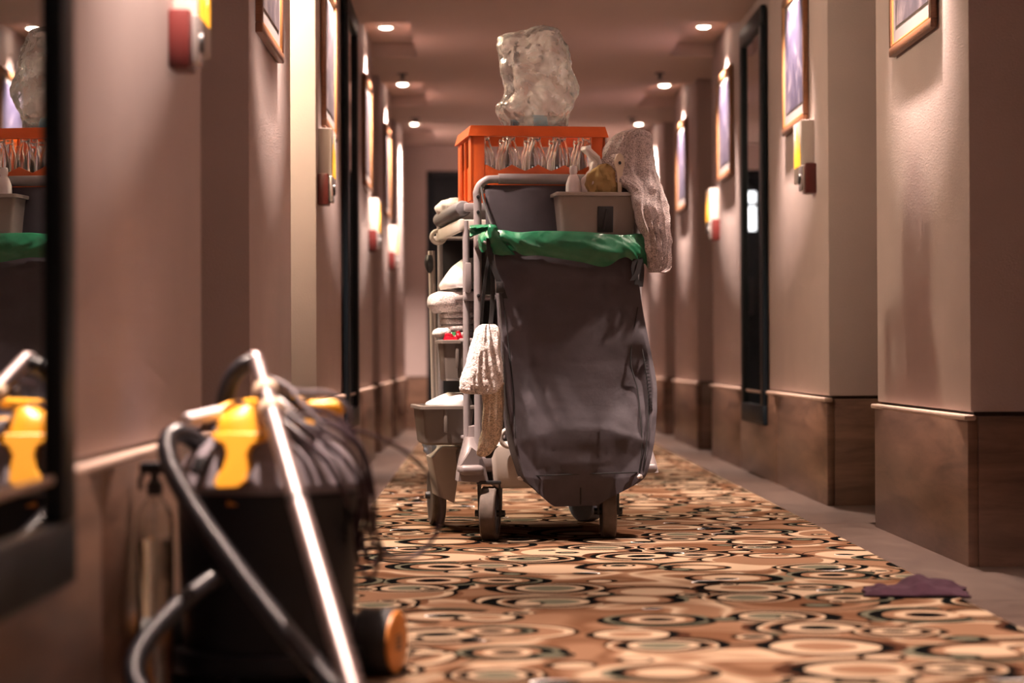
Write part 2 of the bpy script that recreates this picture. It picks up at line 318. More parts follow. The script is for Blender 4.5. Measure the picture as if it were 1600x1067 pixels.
# ------------------------------------------------------------------ mesh helpers
def catmull(pts, per=8):
    pts = [Vector(p) for p in pts]
    out = []
    n = len(pts)
    for i in range(n - 1):
        p0 = pts[max(i - 1, 0)]; p1 = pts[i]; p2 = pts[i + 1]; p3 = pts[min(i + 2, n - 1)]
        for k in range(per):
            t = k / per
            out.append(0.5 * ((2 * p1) + (p2 - p0) * t + (2 * p0 - 5 * p1 + 4 * p2 - p3) * t * t + (3 * p1 - p0 - 3 * p2 + p3) * t ** 3))
    out.append(pts[-1])
    return out
class MB:
    def __init__(s): s.v = []; s.f = []
    def add(s, vs, fs):
        o = len(s.v); s.v += [Vector(p) for p in vs]; s.f += [tuple(i + o for i in f) for f in fs]; return s
    def box(s, c, size, bevel=0.0, rot=None, seg=2, taper=1.0):
        bm = bmesh.new(); bmesh.ops.create_cube(bm, size=1)
        for v in bm.verts:
            k = taper if v.co.z < 0 else 1.0
            v.co = Vector((v.co.x * size[0] * k, v.co.y * size[1] * k, v.co.z * size[2]))
        if bevel > 0: bmesh.ops.bevel(bm, geom=bm.edges[:], offset=bevel, segments=seg, affect='EDGES', profile=0.5)
        bm.verts.index_update()
        m = Matrix.Translation(c) @ (rot.to_4x4() if rot is not None else Matrix.Identity(4))
        s.add([m @ v.co for v in bm.verts], [[v.index for v in f.verts] for f in bm.faces]); bm.free(); return s
    def b2(s, lo, hi, bevel=0.0):
        return s.box([(a + b) / 2 for a, b in zip(lo, hi)], [abs(b - a) for a, b in zip(lo, hi)], bevel)
    def tube(s, pts, r, n=12, caps=True, flat=1.0, closed=False):
        pts = [Vector(p) for p in pts]; m = len(pts)
        rs = r if isinstance(r, (list, tuple)) else [r] * m
        tang = []
        for i in range(m):
            a = pts[i - 1] if (i > 0 or closed) else pts[i]; b = pts[(i + 1) % m] if (i < m - 1 or closed) else pts[i]
            tang.append((b - a).normalized())
        up = Vector((0, 0, 1)) if abs(tang[0].z) < 0.9 else Vector((0, 1, 0))
        nrm = (up - tang[0] * up.dot(tang[0])).normalized()
        vs = []; fs = []
        for i in range(m):
            nrm = (nrm - tang[i] * nrm.dot(tang[i])).normalized(); bi = tang[i].cross(nrm)
            for k in range(n):
                a = 2 * PI * k / n
                vs.append(pts[i] + (nrm * math.cos(a) * flat + bi * math.sin(a)) * rs[i])
        for i in range(m if closed else m - 1):
            j = (i + 1) % m
            for k in range(n):
                fs.append((i * n + k, i * n + (k + 1) % n, j * n + (k + 1) % n, j * n + k))
        if caps and not closed:
            fs.append(tuple(reversed(range(n)))); fs.append(tuple((m - 1) * n + k for k in range(n)))
        return s.add(vs, fs)
    def lathe(s, prof, n=24, o=(0, 0, 0), axis='Z', rot=None):
        vs = []; fs = []; m = len(prof)
        for (r, z) in prof:
            for k in range(n):
                a = 2 * PI * k / n; x, y = r * math.cos(a), r * math.sin(a)
                p = Vector((x, y, z)) if axis == 'Z' else (Vector((z, x, y)) if axis == 'X' else Vector((y, z, x)))
                if rot is not None: p = rot @ p
                vs.append(p + Vector(o))
        for i in range(m - 1):
            for k in range(n):
                fs.append((i * n + k, i * n + (k + 1) % n, (i + 1) * n + (k + 1) % n, (i + 1) * n + k))
        if prof[0][0] > 1e-5: fs.append(tuple(reversed(range(n))))
        if prof[-1][0] > 1e-5: fs.append(tuple((m - 1) * n + k for k in range(n)))
        return s.add(vs, fs)
    def cyl(s, a, b, r, n=20, r2=None):
        return s.tube([a, b], [r, r if r2 is None else r2], n)
    def grid(s, fn, nu, nv, wrap=False):
        vs = [fn(i / (nu if wrap else nu - 1), j / (nv - 1)) for j in range(nv) for i in range(nu)]
        fs = []
        for j in range(nv - 1):
            for i in range(nu if wrap else nu - 1):
                k = (i + 1) % nu
                fs.append((j * nu + i, j * nu + k, (j + 1) * nu + k, (j + 1) * nu + i))
        return s.add(vs, fs)
    def prism(s, poly, d0, d1, mapf):
        n = len(poly)
        vs = [mapf(x, y, d0) for x, y in poly] + [mapf(x, y, d1) for x, y in poly]
        fs = [tuple(range(n)), tuple(reversed(range(n, 2 * n)))] + [(i, i + n, (i + 1) % n + n, (i + 1) % n) for i in range(n)]
        return s.add(vs, fs)
    def loft(s, rows, n=48, per=6, power=2.0, fold=0.0, ffreq=5, amp=0.0, nsc=8, seed=0, pts=True, crumple=0.0, csc=30):
        """rows: (u_left, u_right, w, v_center, half_depth) top to bottom; a closed soft body"""
        sm = catmull_n(rows, per)
        vs = []; m = len(sm)
        for j, (ul, ur, w_, vc, hd) in enumerate(sm):
            uc, a = (ul + ur) / 2, (ur - ul) / 2
            for k in range(n):
                th = 2 * PI * k / n; c_, s_ = math.cos(th), math.sin(th)
                e = 2.0 / power
                x = math.copysign(abs(c_) ** e, c_); y = math.copysign(abs(s_) ** e, s_)
                p = Vector((uc + a * x, vc + hd * y, w_))
                if fold: 
                    f_ = (1 - 2.2 * abs(noise.noise(Vector((x * ffreq * 0.62 + seed * 5.3 + 0.7 * math.sin(2.2 * j / m + seed), 1.6 * j / m, seed))))) * fold * (0.5 + 0.8 * j / m)
                    p.y -= f_ * (1 if y < 0 else 0.4); p.x += 0.35 * f_
                if amp:
                    q = Vector((p.x * nsc + seed * 3.1, p.y * nsc, p.z * nsc))
                    p += Vector((noise.noise(q), noise.noise(q + Vector((7, 3, 1))), 0.6 * noise.noise(q + Vector((1, 9, 4))))) * amp
                if crumple:
                    q = Vector((p.x, p.y, p.z)) * csc + Vector((seed, 0, 0))
                    rg = noise.voronoi(q)[0][0]; rg2 = noise.voronoi(q * 2.3)[0][0]
                    d = Vector((x, y, 0)); p += d * ((0.55 - rg) * crumple * 2 + (0.5 - rg2) * crumple * 0.8)
                vs.append(p)
        fs = []
        for j in range(m - 1):
            for k in range(n): fs.append((j * n + k, (j + 1) * n + k, (j + 1) * n + (k + 1) % n, j * n + (k + 1) % n))
        o = len(vs)
        vs.append(sum(vs[:n], Vector()) / n); vs.append(sum(vs[o - n:o], Vector()) / n)
        for k in range(n):
            fs.append((o, k, (k + 1) % n)); fs.append((o + 1, o - n + (k + 1) % n, o - n + k))
        return s.add(vs, fs)
    def build(s, name, m, parent=None, origin=(0, 0, 0), smooth=40, loc=None, rotz=None, thick=None):
        o = Vector(origin)
        me = bpy.data.meshes.new(name); me.from_pydata([tuple(p - o) for p in s.v], [], s.f); me.validate()
        bm = bmesh.new(); bm.from_mesh(me); bmesh.ops.recalc_face_normals(bm, faces=bm.faces[:]); bm.to_mesh(me); bm.free()
        if smooth:
            me.polygons.foreach_set('use_smooth', [True] * len(me.polygons)); me.set_sharp_from_angle(angle=R(smooth))
        me.materials.append(M[m] if isinstance(m, str) else m)
        ob = bpy.data.objects.new(name, me); C.objects.link(ob)
        if parent is not None: ob.parent = parent
        if loc is not None: ob.location = loc
        if rotz is not None: ob.rotation_euler = (0, 0, rotz)
        if thick:
            md = ob.modifiers.new('thickness', 'SOLIDIFY'); md.thickness = thick; md.offset = 0
        return ob
def catmull_n(rows, per):
    out = []; n = len(rows)
    for i in range(n - 1):
        r0, r1, r2, r3 = rows[max(i - 1, 0)], rows[i], rows[i + 1], rows[min(i + 2, n - 1)]
        for k in range(per):
            t = k / per
            out.append(tuple(0.5 * ((2 * b) + (c - a) * t + (2 * a - 5 * b + 4 * c - d) * t * t + (3 * b - a - 3 * c + d) * t ** 3) for a, b, c, d in zip(r0, r1, r2, r3)))
    out.append(tuple(rows[-1]))
    return out
def tag(o, label, cat, group=None):
    o['label'] = label; o['category'] = cat
    if group: o['group'] = group
    return o
def struct(o): o['kind'] = 'structure'; return o
def thing(name, label, cat, loc=(0, 0, 0), rotz=0.0, group=None):
    o = bpy.data.objects.new(name, None); C.objects.link(o)
    o.location = loc; o.rotation_euler = (0, 0, rotz); o.empty_display_size = 0.05
    return tag(o, label, cat, group)
def copy_tree(o, parent=None):
    c = o.copy(); C.objects.link(c)
    if parent is not None: c.parent = parent
    for ch in list(o.children): copy_tree(ch, c)
    return c

# ------------------------------------------------------------------ the setting
CL, CR_ = -0.455, 1.175           # carpet edges
XO0, XO1 = XL - ALC, XR + ALC
Y0 = -3.2
struct(MB().b2((XO0 - 0.3, Y0, -0.12), (XO1 + 0.3, END_Y + 0.2, -0.012)).build('floor', 'border', smooth=0))
fl = bpy.data.objects['floor']
carpet = tag(MB().b2((CL, Y0, -0.012), (CR_, END_Y, 0.0)).build('carpet', 'carpet', smooth=0), 'tan carpet runner patterned with black and cream ringed circles', 'carpet')
# stone border slabs each side, with thin joints
def border(x0, x1):
    y = Y0; k = 0
    while y < END_Y - 0.05:
        y1 = min(y + 1.2, END_Y)
        MB().b2((x0 + .001, y + 0.001, -0.0125), (x1 - .001, y1 - 0.001, -0.001 + 0.0003 * (k % 2))).build('border_slab', 'border', fl, smooth=0)
        y = y1; k += 1
border(XO0 - 0.02, CL); border(CR_, XO1 + 0.02)

# walls: a block is plaster above, a dark groove, stone slabs below
def block(side, y0, y1):
    s = -1 if side == 'left' else 1
    xf = XL if s < 0 else XR
    xb = xf + s * (ALC + 0.12)
    def bb(xa, ya, za, xb_, yb, zb, bv=0.0):
        return MB().b2((min(xa, xb_), ya, za), (max(xa, xb_), yb, zb), bv)
    wob = struct(bb(xf, y0, RAIL + 0.012, xb, y1, CEIL + 0.16, 0.004).build('wall_' + side, 'wall', smooth=30))
    bb(xf + s * 0.012, y0 + 0.012, 0.0, xb - s * .01, y1 - 0.012, RAIL + 0.05).build('shadow_groove', 'groove', wob, smooth=0)
    n = max(1, round((y1 - y0) / 1.45)); step = (y1 - y0 + 0.016) / n
    for i in range(n):
        a = y0 - 0.008 + i * step
        bb(xf - s * 0.010, a + 0.0006, -0.004, xf + s * 0.02, a + step - 0.0006, RAIL, 0.003).build('stone_slab', 'stone', wob, smooth=30)
    for ye, dy in ((y0 - 0.008, 0.02), (y1 + 0.008, -0.02)):
        bb(xf + s * 0.0202, min(ye, ye + dy), -0.004, xb - s * .02, max(ye, ye + dy), RAIL, 0.003).build('stone_slab', 'stone', wob, smooth=30)
    bb(xf - s * 0.022, y0 - 0.02, RAIL - 0.012, xf + s * 0.012, y1 + 0.02, RAIL + 0.004, 0.005).build('ledge', 'ledge', wob, smooth=30)
    return wob
for sd in ('left', 'right'):
    for (a, b) in BLOCKS[sd]: block(sd, a, b)
# alcove backs with a room door in each
dn = 1
for side, s, xf in (('left', -1, XL), ('right', 1, XR)):
    bl = BLOCKS[side]
    for (a, b) in [(p[1], q[0]) for p, q in zip(bl, bl[1:])]:
        xb = xf + s * ALC
        wob = struct(MB().b2((min(xb, xb + s * 0.1), a - 0.02, 0), (max(xb, xb + s * 0.1), b + 0.02, CEIL + 0.16)).build('wall_' + side, 'wall', smooth=0))
        if b < END_Y:
            d = bpy.data.objects.new('door_%d' % dn, None); C.objects.link(d); struct(d); dn += 1
            d.location = (xb, (a + b) / 2, 0)
            hw = (b - a) / 2 - 0.08
            MB().b2((-s * 0.0, -hw, 0.0), (-s * 0.035, hw, 2.05), 0.004).build('door_leaf', 'door_wood', d, smooth=30)
            for q in (-1, 1): MB().b2((-s * 0.0, q * hw, 0), (-s * 0.05, q * (hw + 0.055), 2.05), 0.004).build('door_jamb', 'door_wood', d, smooth=30)
            MB().b2((0, -hw - 0.055, 2.05), (-s * 0.05, hw + 0.055, 2.11), 0.004).build('door_head', 'door_wood', d, smooth=30)
            hd = MB().tube(catmull([(-s * 0.035, -hw + 0.08, 1.0), (-s * 0.09, -hw + 0.08, 1.0), (-s * 0.092, -hw + 0.1, 1.0), (-s * 0.092, -hw + 0.2, 1.0)], 5), 0.009, 10).build('handle', 'silver', d)
# end wall with a dark double door
we = struct(MB().b2((XO0 - 0.3, END_Y, RAIL + 0.012), (-0.47, END_Y + 0.15, CEIL + 0.16)).b2((1.20, END_Y, RAIL + 0.012), (XO1 + 0.3, END_Y + 0.15, CEIL + 0.16)).b2((-0.47, END_Y, 2.16), (1.20, END_Y + 0.15, CEIL + 0.16)).build('wall_end', 'wall', smooth=0))
for x0, x1 in ((XO0 - 0.3, -0.47), (1.20, XO1 + 0.3)):
    MB().b2((x0, END_Y - 0.01, 0), (x1, END_Y + 0.14, RAIL), 0.003).build('stone_slab', 'stone', we, smooth=30)
    MB().b2((x0, END_Y + 0.012, RAIL - 0.01), (x1, END_Y + 0.14, RAIL + 0.02)).build('shadow_groove', 'groove', we, smooth=0)
d = bpy.data.objects.new('door_%d' % dn, None); C.objects.link(d); struct(d); d.location = (0.365, END_Y, 0)
for q in (-1, 1):
    x0, x1 = sorted((q * 0.003, q * 0.79))
    lf = MB().b2((x0, 0.02, 0.005), (x1, 0.065, 2.11), 0.004).build('door_leaf', 'door_dark', d, smooth=30)
    xs = sorted((q * 0.055, q * 0.14))
    for z0, z1 in ((1.65, 1.855), (1.885, 1.98)):
        MB().b2((xs[0], 0.012, z0), (xs[1], 0.03, z1)).build('vision_pane', 'pane_glow', lf, smooth=0)
    MB().tube([(q * 0.1, 0.02, 0.95), (q * 0.1, -0.03, 0.97), (q * 0.1, -0.03, 1.23), (q * 0.1, 0.02, 1.25)], 0.011, 10).build('pull_handle', 'black_plastic', lf)
    MB().b2((q * 0.79, 0.0, 0), (q * 0.835, 0.12, 2.16), 0.003).build('door_jamb', 'door_dark', d, smooth=30)
MB().b2((-0.835, 0, 2.112), (0.835, 0.12, 2.16), 0.003).build('door_head', 'door_dark', d, smooth=30)
struct(MB().b2((XO0 - 0.3, Y0 - 0.15, 0), (XO1 + 0.3, Y0, CEIL + 0.16)).build('wall_rear', 'wall', smooth=0))
# ceiling with a raised pocket beside the wall over each picture
PW, PL, PH = 0.27, 1.30, 0.08
cm = MB().b2((XL + PW, Y0, CEIL), (XR - PW, END_Y, CEIL + 0.14))
for side, xa, xb in ((-1, XO0 - 0.2, XL + PW), (1, XR - PW, XO1 + 0.2)):
    y = Y0
    for ly in LAMP_Y['left' if side < 0 else 'right']:
        cm.b2((xa, y, CEIL), (xb, ly - PL / 2, CEIL + 0.14)); cm.b2((xa, ly - PL / 2, CEIL + PH), (xb, ly + PL / 2, CEIL + 0.14)); y = ly + PL / 2
    cm.b2((xa, y, CEIL), (xb, END_Y, CEIL + 0.14))
struct(cm.build('ceiling', 'ceiling', smooth=0))

# ------------------------------------------------------------------ downlights, one above each picture
def downlight(x, y, label):
    t = thing('downlight', label, 'lamp', (x, y, CEIL + PH), 0, 'downlights above the pictures')
    MB().lathe([(0.036, 0.0), (0.048, 0.0), (0.05, -0.004), (0.047, -0.008), (0.038, -0.008), (0.036, 0.0)], 28).build('trim_ring', 'lamp_trim', t)
    MB().lathe([(0.0, -0.016), (0.02, -0.0145), (0.033, -0.008), (0.037, 0.0), (0.0, 0.0)], 24).build('lens', 'lamp_glow', t)
    ld = bpy.data.lights.new('downlight_beam', 'SPOT'); ld.energy = LAMP_W; ld.color = LAMP_COL
    ld.spot_size = R(76); ld.spot_blend = 1.0; ld.shadow_soft_size = 0.028
    lo = bpy.data.objects.new('downlight_beam', ld); C.objects.link(lo); lo.parent = t; lo.location = (0, 0, -0.024); lo.rotation_euler = (0, R(3) * (1 if x > 0.3 else -1) * -1, 0)
    return t
names = ['nearest, behind the viewpoint', 'second along', 'third along, level with the cart', 'fourth along', 'fifth along', 'sixth along', 'farthest, by the end wall']
for sd, lx in (('left', XL + 0.115), ('right', XR - 0.130)):
    for ly, nm in zip(LAMP_Y[sd], names): downlight(lx, ly, 'ceiling downlight over the %s wall, %s' % (sd, nm))
# round ceiling lamp in the second door recess on the left, which lights the cream end face beyond it
t = thing('recess_lamp', 'round ceiling lamp in the left door recess beside the cart', 'lamp', (XL - 0.34, 7.72, CEIL))
MB().lathe([(0.0, -0.05), (0.05, -0.047), (0.08, -0.035), (0.095, -0.012), (0.095, 0.0), (0, 0)], 28).build('diffuser', emat('recess_lamp_glow', (1.0, 0.86, 0.6), 3.0), t)
MB().lathe([(0.095, -0.014), (0.105, -0.014), (0.105, 0.0), (0.095, 0.0)], 28).build('rim', 'lamp_trim', t)
ld = bpy.data.lights.new('recess_light', 'POINT'); ld.energy = 120; ld.color = (1.0, 0.84, 0.58); ld.shadow_soft_size = 0.08
lo = bpy.data.objects.new('recess_light', ld); C.objects.link(lo); lo.parent = t; lo.location = (0, 0, -0.16)
for k, (x, y) in enumerate([(-0.50, 13.4), (1.12, 13.4), (-0.50, 15.9), (1.12, 15.9)]):
    t = thing('sprinkler_head', 'small dark ceiling sprinkler %s, %s' % (('on the left', 'on the right')[k % 2], ('before the last pictures', 'by the end wall')[k // 2]), 'sprinkler', (x, y, CEIL), 0, 'ceiling sprinklers')
    MB().lathe([(0.035, 0), (0.035, -0.006), (0.012, -0.01), (0.01, -0.035), (0.0, -0.035)], 16).build('body', 'black_plastic', t)
    MB().lathe([(0.0, -0.036), (0.022, -0.036), (0.022, -0.039), (0.0, -0.039)], 16).build('deflector', 'black_plastic', t)

# ------------------------------------------------------------------ pictures, mirrors, alarm boxes
def picture(side, y, artm, label):
    s = -1 if side == 'left' else 1
    xf = XL if s < 0 else XR
    t = thing('framed_picture', label, 'picture', (xf, y, 1.59 if s > 0 else 1.535), 0, 'framed pictures along the walls')
    W2, H = 0.33, 0.61; fw = 0.03
    for a, b in (((-W2, 0), (W2, fw)), ((-W2, H - fw), (W2, H)), ((-W2, fw), (-W2 + fw, H - fw)), ((W2 - fw, fw), (W2, H - fw))):
        p = MB().b2((-s * 0.004, a[0], a[1]), (-s * 0.025, b[0], b[1]), 0.003).build('frame_rail', 'wood_frame', t, smooth=30)
    fi = 0.009
    for a, b in (((-W2 + fw, fw), (W2 - fw, fw + fi)), ((-W2 + fw, H - fw - fi), (W2 - fw, H - fw)), ((-W2 + fw, fw + fi), (-W2 + fw + fi, H - fw - fi)), ((W2 - fw - fi, fw + fi), (W2 - fw, H - fw - fi))):
        MB().b2((-s * 0.006, a[0], a[1]), (-s * 0.022, b[0], b[1]), 0.002).build('gilt_slip', 'gold_frame', t, smooth=30)
    MB().b2((-s * 0.004, -W2 + fw, fw), (-s * 0.016, W2 - fw, H - fw)).build('mount', 'paper', t, smooth=0)
    MB().b2((-s * 0.016, -W2 + 0.075, 0.09), (-s * 0.0175, W2 - 0.075, H - 0.07)).build('print', artm, t, smooth=0)
    return t
picture('right', 6.75, 'art_dark', 'charcoal print in a brown frame, nearest on the right wall')
picture('right', 9.30, 'art_blue', 'violet grey print in a gilt frame between alarm box and right mirror')
picture('right', 12.0, 'art_blue', 'framed print beyond the tall mirror on the right wall')
picture('right', 14.6, 'art_blue', 'farthest framed print on the right wall')
picture('left', 6.46, 'art_dark', 'brown framed print on the left pillar, nearest in view on that side')
picture('left', 8.95, 'art_dark', 'framed print above the alarm box on the left wall past the cream end face')
picture('left', 11.9, 'art_dark', 'framed print beyond the dark mirror on the left wall')
picture('left', 14.4, 'art_dark', 'farthest framed print on the left wall')
picture('left', 4.0, 'art_dark', 'framed print on the near left wall above the vacuum cleaner')
def mirror(side, y0, y1, label):
    s = -1 if side == 'left' else 1
    xf = XL if s < 0 else XR
    t = thing('wall_mirror', label, 'mirror', (xf, (y0 + y1) / 2, 0.262), 0, 'tall wall mirrors')
    h = (y1 - y0) / 2; H = 2.03; fw = 0.095
    x0 = s * 0.012 if False else -s * 0.011
    for a, b in (((-h, 0), (h, fw)), ((-h, H - fw), (h, H)), ((-h, fw), (-h + fw, H - fw)), ((h - fw, fw), (h, H - fw))):
        MB().b2((x0, a[0], a[1]), (-s * 0.036, b[0], b[1]), 0.005).build('frame_rail', 'black_frame', t, smooth=30)
    MB().b2((x0, -h + fw, fw), (-s * 0.02, h - fw, H - fw)).build('glass', 'mirror', t, smooth=0)
mirror('left', 2.38, 3.25, 'black framed wall mirror at the left edge, reflecting the cart')
mirror('left', 9.85, 10.68, 'tall dark framed mirror far along the left wall')
mirror('right', 10.25, 11.12, 'tall black framed mirror on the right wall')
def alarm(side, y, label, facing=1):
    s = -1 if side == 'left' else 1
    xf = XL if s < 0 else XR
    t = thing('alarm_box', label, 'alarm', (xf, y, 1.28 if s > 0 else 1.215), 0, 'fire alarm boxes on the walls')
    m = -s
    def bx(x0, x1, y0, y1, z0, z1, bv, name, mm, par):
        return MB().b2((min(m * x0, m * x1), y0, z0), (max(m * x0, m * x1), y1, z1), bv).build(name, mm, par, smooth=30)
    hs = bx(0, 0.055, -0.11, 0.11, 0.045, 0.30, 0.006, 'housing', 'white_plastic', t)
    for k, (yy, hh) in enumerate([(-0.06, 0.13), (0.0, 0.17), (0.06, 0.12)]):
        poly = [(yy - 0.022, 0.11), (yy + 0.022, 0.11), (yy + 0.026, 0.15), (yy + 0.012, 0.11 + hh * 0.75), (yy, 0.11 + hh), (yy - 0.010, 0.11 + hh * 0.6), (yy - 0.026, 0.15)]
        MB().prism(poly, 0.054, 0.057, lambda a, b, dd: Vector((m * dd, a, b))).build('flame_mark', 'yellow_glow', hs, smooth=0)
    cp = bx(0, 0.045, -0.165, -0.065, -0.01, 0.115, 0.006, 'call_point', 'red_plastic', t)
    bx(0.045, 0.062, -0.155, -0.075, 0.0, 0.105, 0.006, 'cover', 'silver', cp)
    MB().lathe([(0.0, 0.0), (0.022, 0.0), (0.022, 0.008), (0.0, 0.01)], 20, (m * 0.06, -0.115, 0.05), 'X', rot=Matrix.Scale(m, 3, (1, 0, 0))).build('push_button', 'black_plastic', cp)
    return t
alarm('right', 8.95, 'white alarm box with glowing flame marks and red call point, nearest on right')
alarm('right', 12.55, 'blurred alarm box with red call point far along the right wall')
alarm('left', 4.62, 'alarm box and red call point on the near left wall, cut by the top edge')
alarm('left', 8.62, 'alarm box with yellow glowing mark beside the cream end face on the left')
alarm('left', 12.4, 'blurred white alarm box far along the left wall')
alarm('left', 14.95, 'farthest alarm box on the left wall')

# ------------------------------------------------------------------ the housekeeping cart
cart = thing('housekeeping_cart', 'grey housekeeping cart on castors standing in the corridor', 'cart', CART, YAW)
def cb(name, mb, m, parent=cart, **k): return mb.build(name, m, parent, **k)
UL, UR = -0.222, 0.315            # bag frame posts
# bag frame: a U tube with padded top bar
pts = catmull([(UL, 0.05, 0.30), (UL, 0.05, 0.7), (UL, 0.05, 1.08), (UL, 0.05, 1.145), (UL + 0.025, 0.05, 1.178), (UL + 0.07, 0.05, 1.185), (0.05, 0.05, 1.187), (UR - 0.07, 0.05, 1.185), (UR - 0.025, 0.05, 1.178), (UR, 0.05, 1.145), (UR, 0.05, 1.08), (UR, 0.05, 0.7), (UR, 0.05, 0.30)], 8)
bf = cb('bag_frame', MB().tube(pts, 0.0135, 14), 'frame_grey')
for z in (1.125, 1.075, 0.80): cb('rivet', MB().lathe([(0.0, 0.0), (0.006, 0.0), (0.0055, -0.003), (0, -0.004)], 12, (UL, 0.0365, z), 'Y'), 'black_plastic', bf)
cb('padded_bar', MB().tube([(UL + 0.07, 0.05, 1.186), (UR - 0.07, 0.05, 1.186)], 0.0175, 16), 'frame_grey')
cb('lower_bar', MB().tube([(UL + 0.02, 0.062, 1.150), (UR - 0.02, 0.062, 1.150)], 0.012, 14), 'frame_grey')
# bag rim hoop reaching forward
hoop = catmull([(UL, 0.05, 0.985), (UL + 0.003, -0.06, 0.975), (UL + 0.03, -0.115, 0.968), (0.0, -0.128, 0.965), (UR - 0.05, -0.12, 0.965), (UR - 0.005, -0.07, 0.970), (UR, 0.05, 0.985)], 8)
cb('bag_hoop', MB().tube(hoop, 0.009, 10), 'frame_grey')
cb('hoop_clip', MB().box((UL, 0.02, 0.98), (0.03, 0.05, 0.045), 0.006), 'base_grey')
# second post with clamp
sp = cb('side_post', MB().tube([(UL - 0.032, 0.10, 0.22), (UL - 0.032, 0.10, 1.05)], 0.0115, 12), 'frame_grey')
cb('clamp', MB().box((UL - 0.018, 0.085, 0.80), (0.05, 0.03, 0.03), 0.005), 'frame_grey', sp)
cb('clamp', MB().box((UL - 0.03, 0.07, 0.86), (0.02, 0.02, 0.10), 0.004), 'base_grey', sp)
# rear posts
for u in (-0.262, 0.30):
    q = cb('rear_post', MB().tube([(u, 0.74, 0.20), (u, 0.74, 1.07)], 0.0115, 12), 'frame_grey')
    cb('post_cap', MB().lathe([(0, 0.02), (0.010, 0.018), (0.014, 0.0), (0.014, -0.03), (0, -0.03)], 14, (u, 0.74, 1.075)), 'base_grey', q)
cb('handle_bar', MB().tube(catmull([(-0.262, 0.74, 1.02), (-0.27, 0.82, 1.03), (-0.2, 0.86, 1.03), (0.25, 0.86, 1.03), (0.31, 0.82, 1.03), (0.30, 0.74, 1.02)], 6), 0.011, 12), 'frame_grey')
# top deck, rails
cb('top_deck', MB().box((0.02, 0.42, 1.095), (0.56, 0.66, 0.028), 0.006), 'frame_grey')
cb('deck_pad', MB().tube([(-0.262, 0.108, 1.092), (-0.262, 0.112, 1.092), (-0.262, 0.125, 1.092), (-0.262, 0.715, 1.092), (-0.262, 0.73, 1.092)], [0.012, 0.024, 0.030, 0.030, 0.018], 18, flat=0.9), 'pad_grey')
for u in (-0.268, 0.305): cb('side_rail', MB().box((u, 0.42, 1.036), (0.018, 0.66, 0.04), 0.005), 'skirt')
cb('front_rail', MB().box((0.02, 0.10, 1.036), (0.57, 0.018, 0.036), 0.005), 'skirt')
# inner dark cabinet sheets and shelves
cb('inner_panel', MB().box((-0.115, 0.43, 0.66), (0.008, 0.6, 0.72), 0.002), 'black_plastic')
cb('rear_panel', MB().box((0.02, 0.735, 0.66), (0.55, 0.008, 0.72), 0.002), 'black_plastic')
for z in (0.33, 0.655, 0.80): cb('shelf', MB().box((0.02, 0.44, z), (0.56, 0.58, 0.014), 0.004), 'frame_grey')
# chassis: base tray, front bumper, skirts
cb('base_tray', MB().box((0.02, 0.38, 0.255), (0.54, 0.80, 0.065), 0.02, seg=3), 'base_grey')
cb('front_shell', MB().box((0.055, 0.03, 0.245), (0.50, 0.13, 0.15), 0.016, seg=3, taper=0.94), 'skirt')
cb('undertray', MB().box((0.02, 0.36, 0.205), (0.46, 0.70, 0.04), 0.006), 'black_plastic')
fd = [(676, 716), (692, 698), (733, 698), (738, 708), (716, 742), (710, 786), (686, 776)]
fv = [L(x, y, 0.42) for x, y in fd]
cb('wheel_fender', MB().prism([(p.x, p.z) for p in fv], 0.42, 0.62, lambda a, b, dd: Vector((a, dd, b))), 'skirt', smooth=30)
cb('side_skirt', MB().prism([(0.14, 0.165), (0.52, 0.165), (0.56, 0.24), (0.68, 0.26), (0.76, 0.24), (0.79, 0.33), (0.26, 0.345), (0.20, 0.28), (0.14, 0.26)], 0.300, 0.33, lambda a, b, dd: Vector((dd, a, b))), 'skirt', smooth=30)
# corner castings with bumper pads at the front
for sgn, u in ((-1, -0.245), (1, 0.33)):
    cc = cb('corner_casting', MB().loft([(u - 0.02, u + 0.02, 0.335, 0.08, 0.03), (u - 0.03, u + 0.03, 0.30, 0.07, 0.04), (u - 0.045, u + 0.04, 0.25, 0.05, 0.06), (u - 0.05, u + 0.045, 0.215, 0.04, 0.07)], 24, 4, 3.0), 'base_grey')
    if sgn < 0: cb('casting_face', MB().prism([(p.x, p.z) for p in [L(x, y, -0.02) for x, y in [(716, 752), (719, 729), (734, 706), (737, 699), (752, 711), (758, 729), (764, 754)]]], -0.02, 0.06, lambda a, b, dd: Vector((a, dd, b))), 'base_grey', cc, smooth=30)
    cb('bumper_pad', MB().box((u - 0.012, -0.01, 0.232), (0.078, 0.10, 0.032), 0.013, seg=3), 'base_grey', cc)
    cb('post_socket', MB().lathe([(0.0, 0.06), (0.018, 0.055), (0.02, 0.0), (0.0, 0.0)], 16, (u + (0.012 if sgn < 0 else -.012), 0.085, 0.315)), 'base_grey', cc)
cb('tow_ring', MB().tube([(-0.135 + 0.028 * math.cos(a), -0.052, 0.335 + 0.028 * math.sin(a)) for a in [2 * PI * k / 20 for k in range(20)]], 0.008, 10, closed=True), 'skirt')
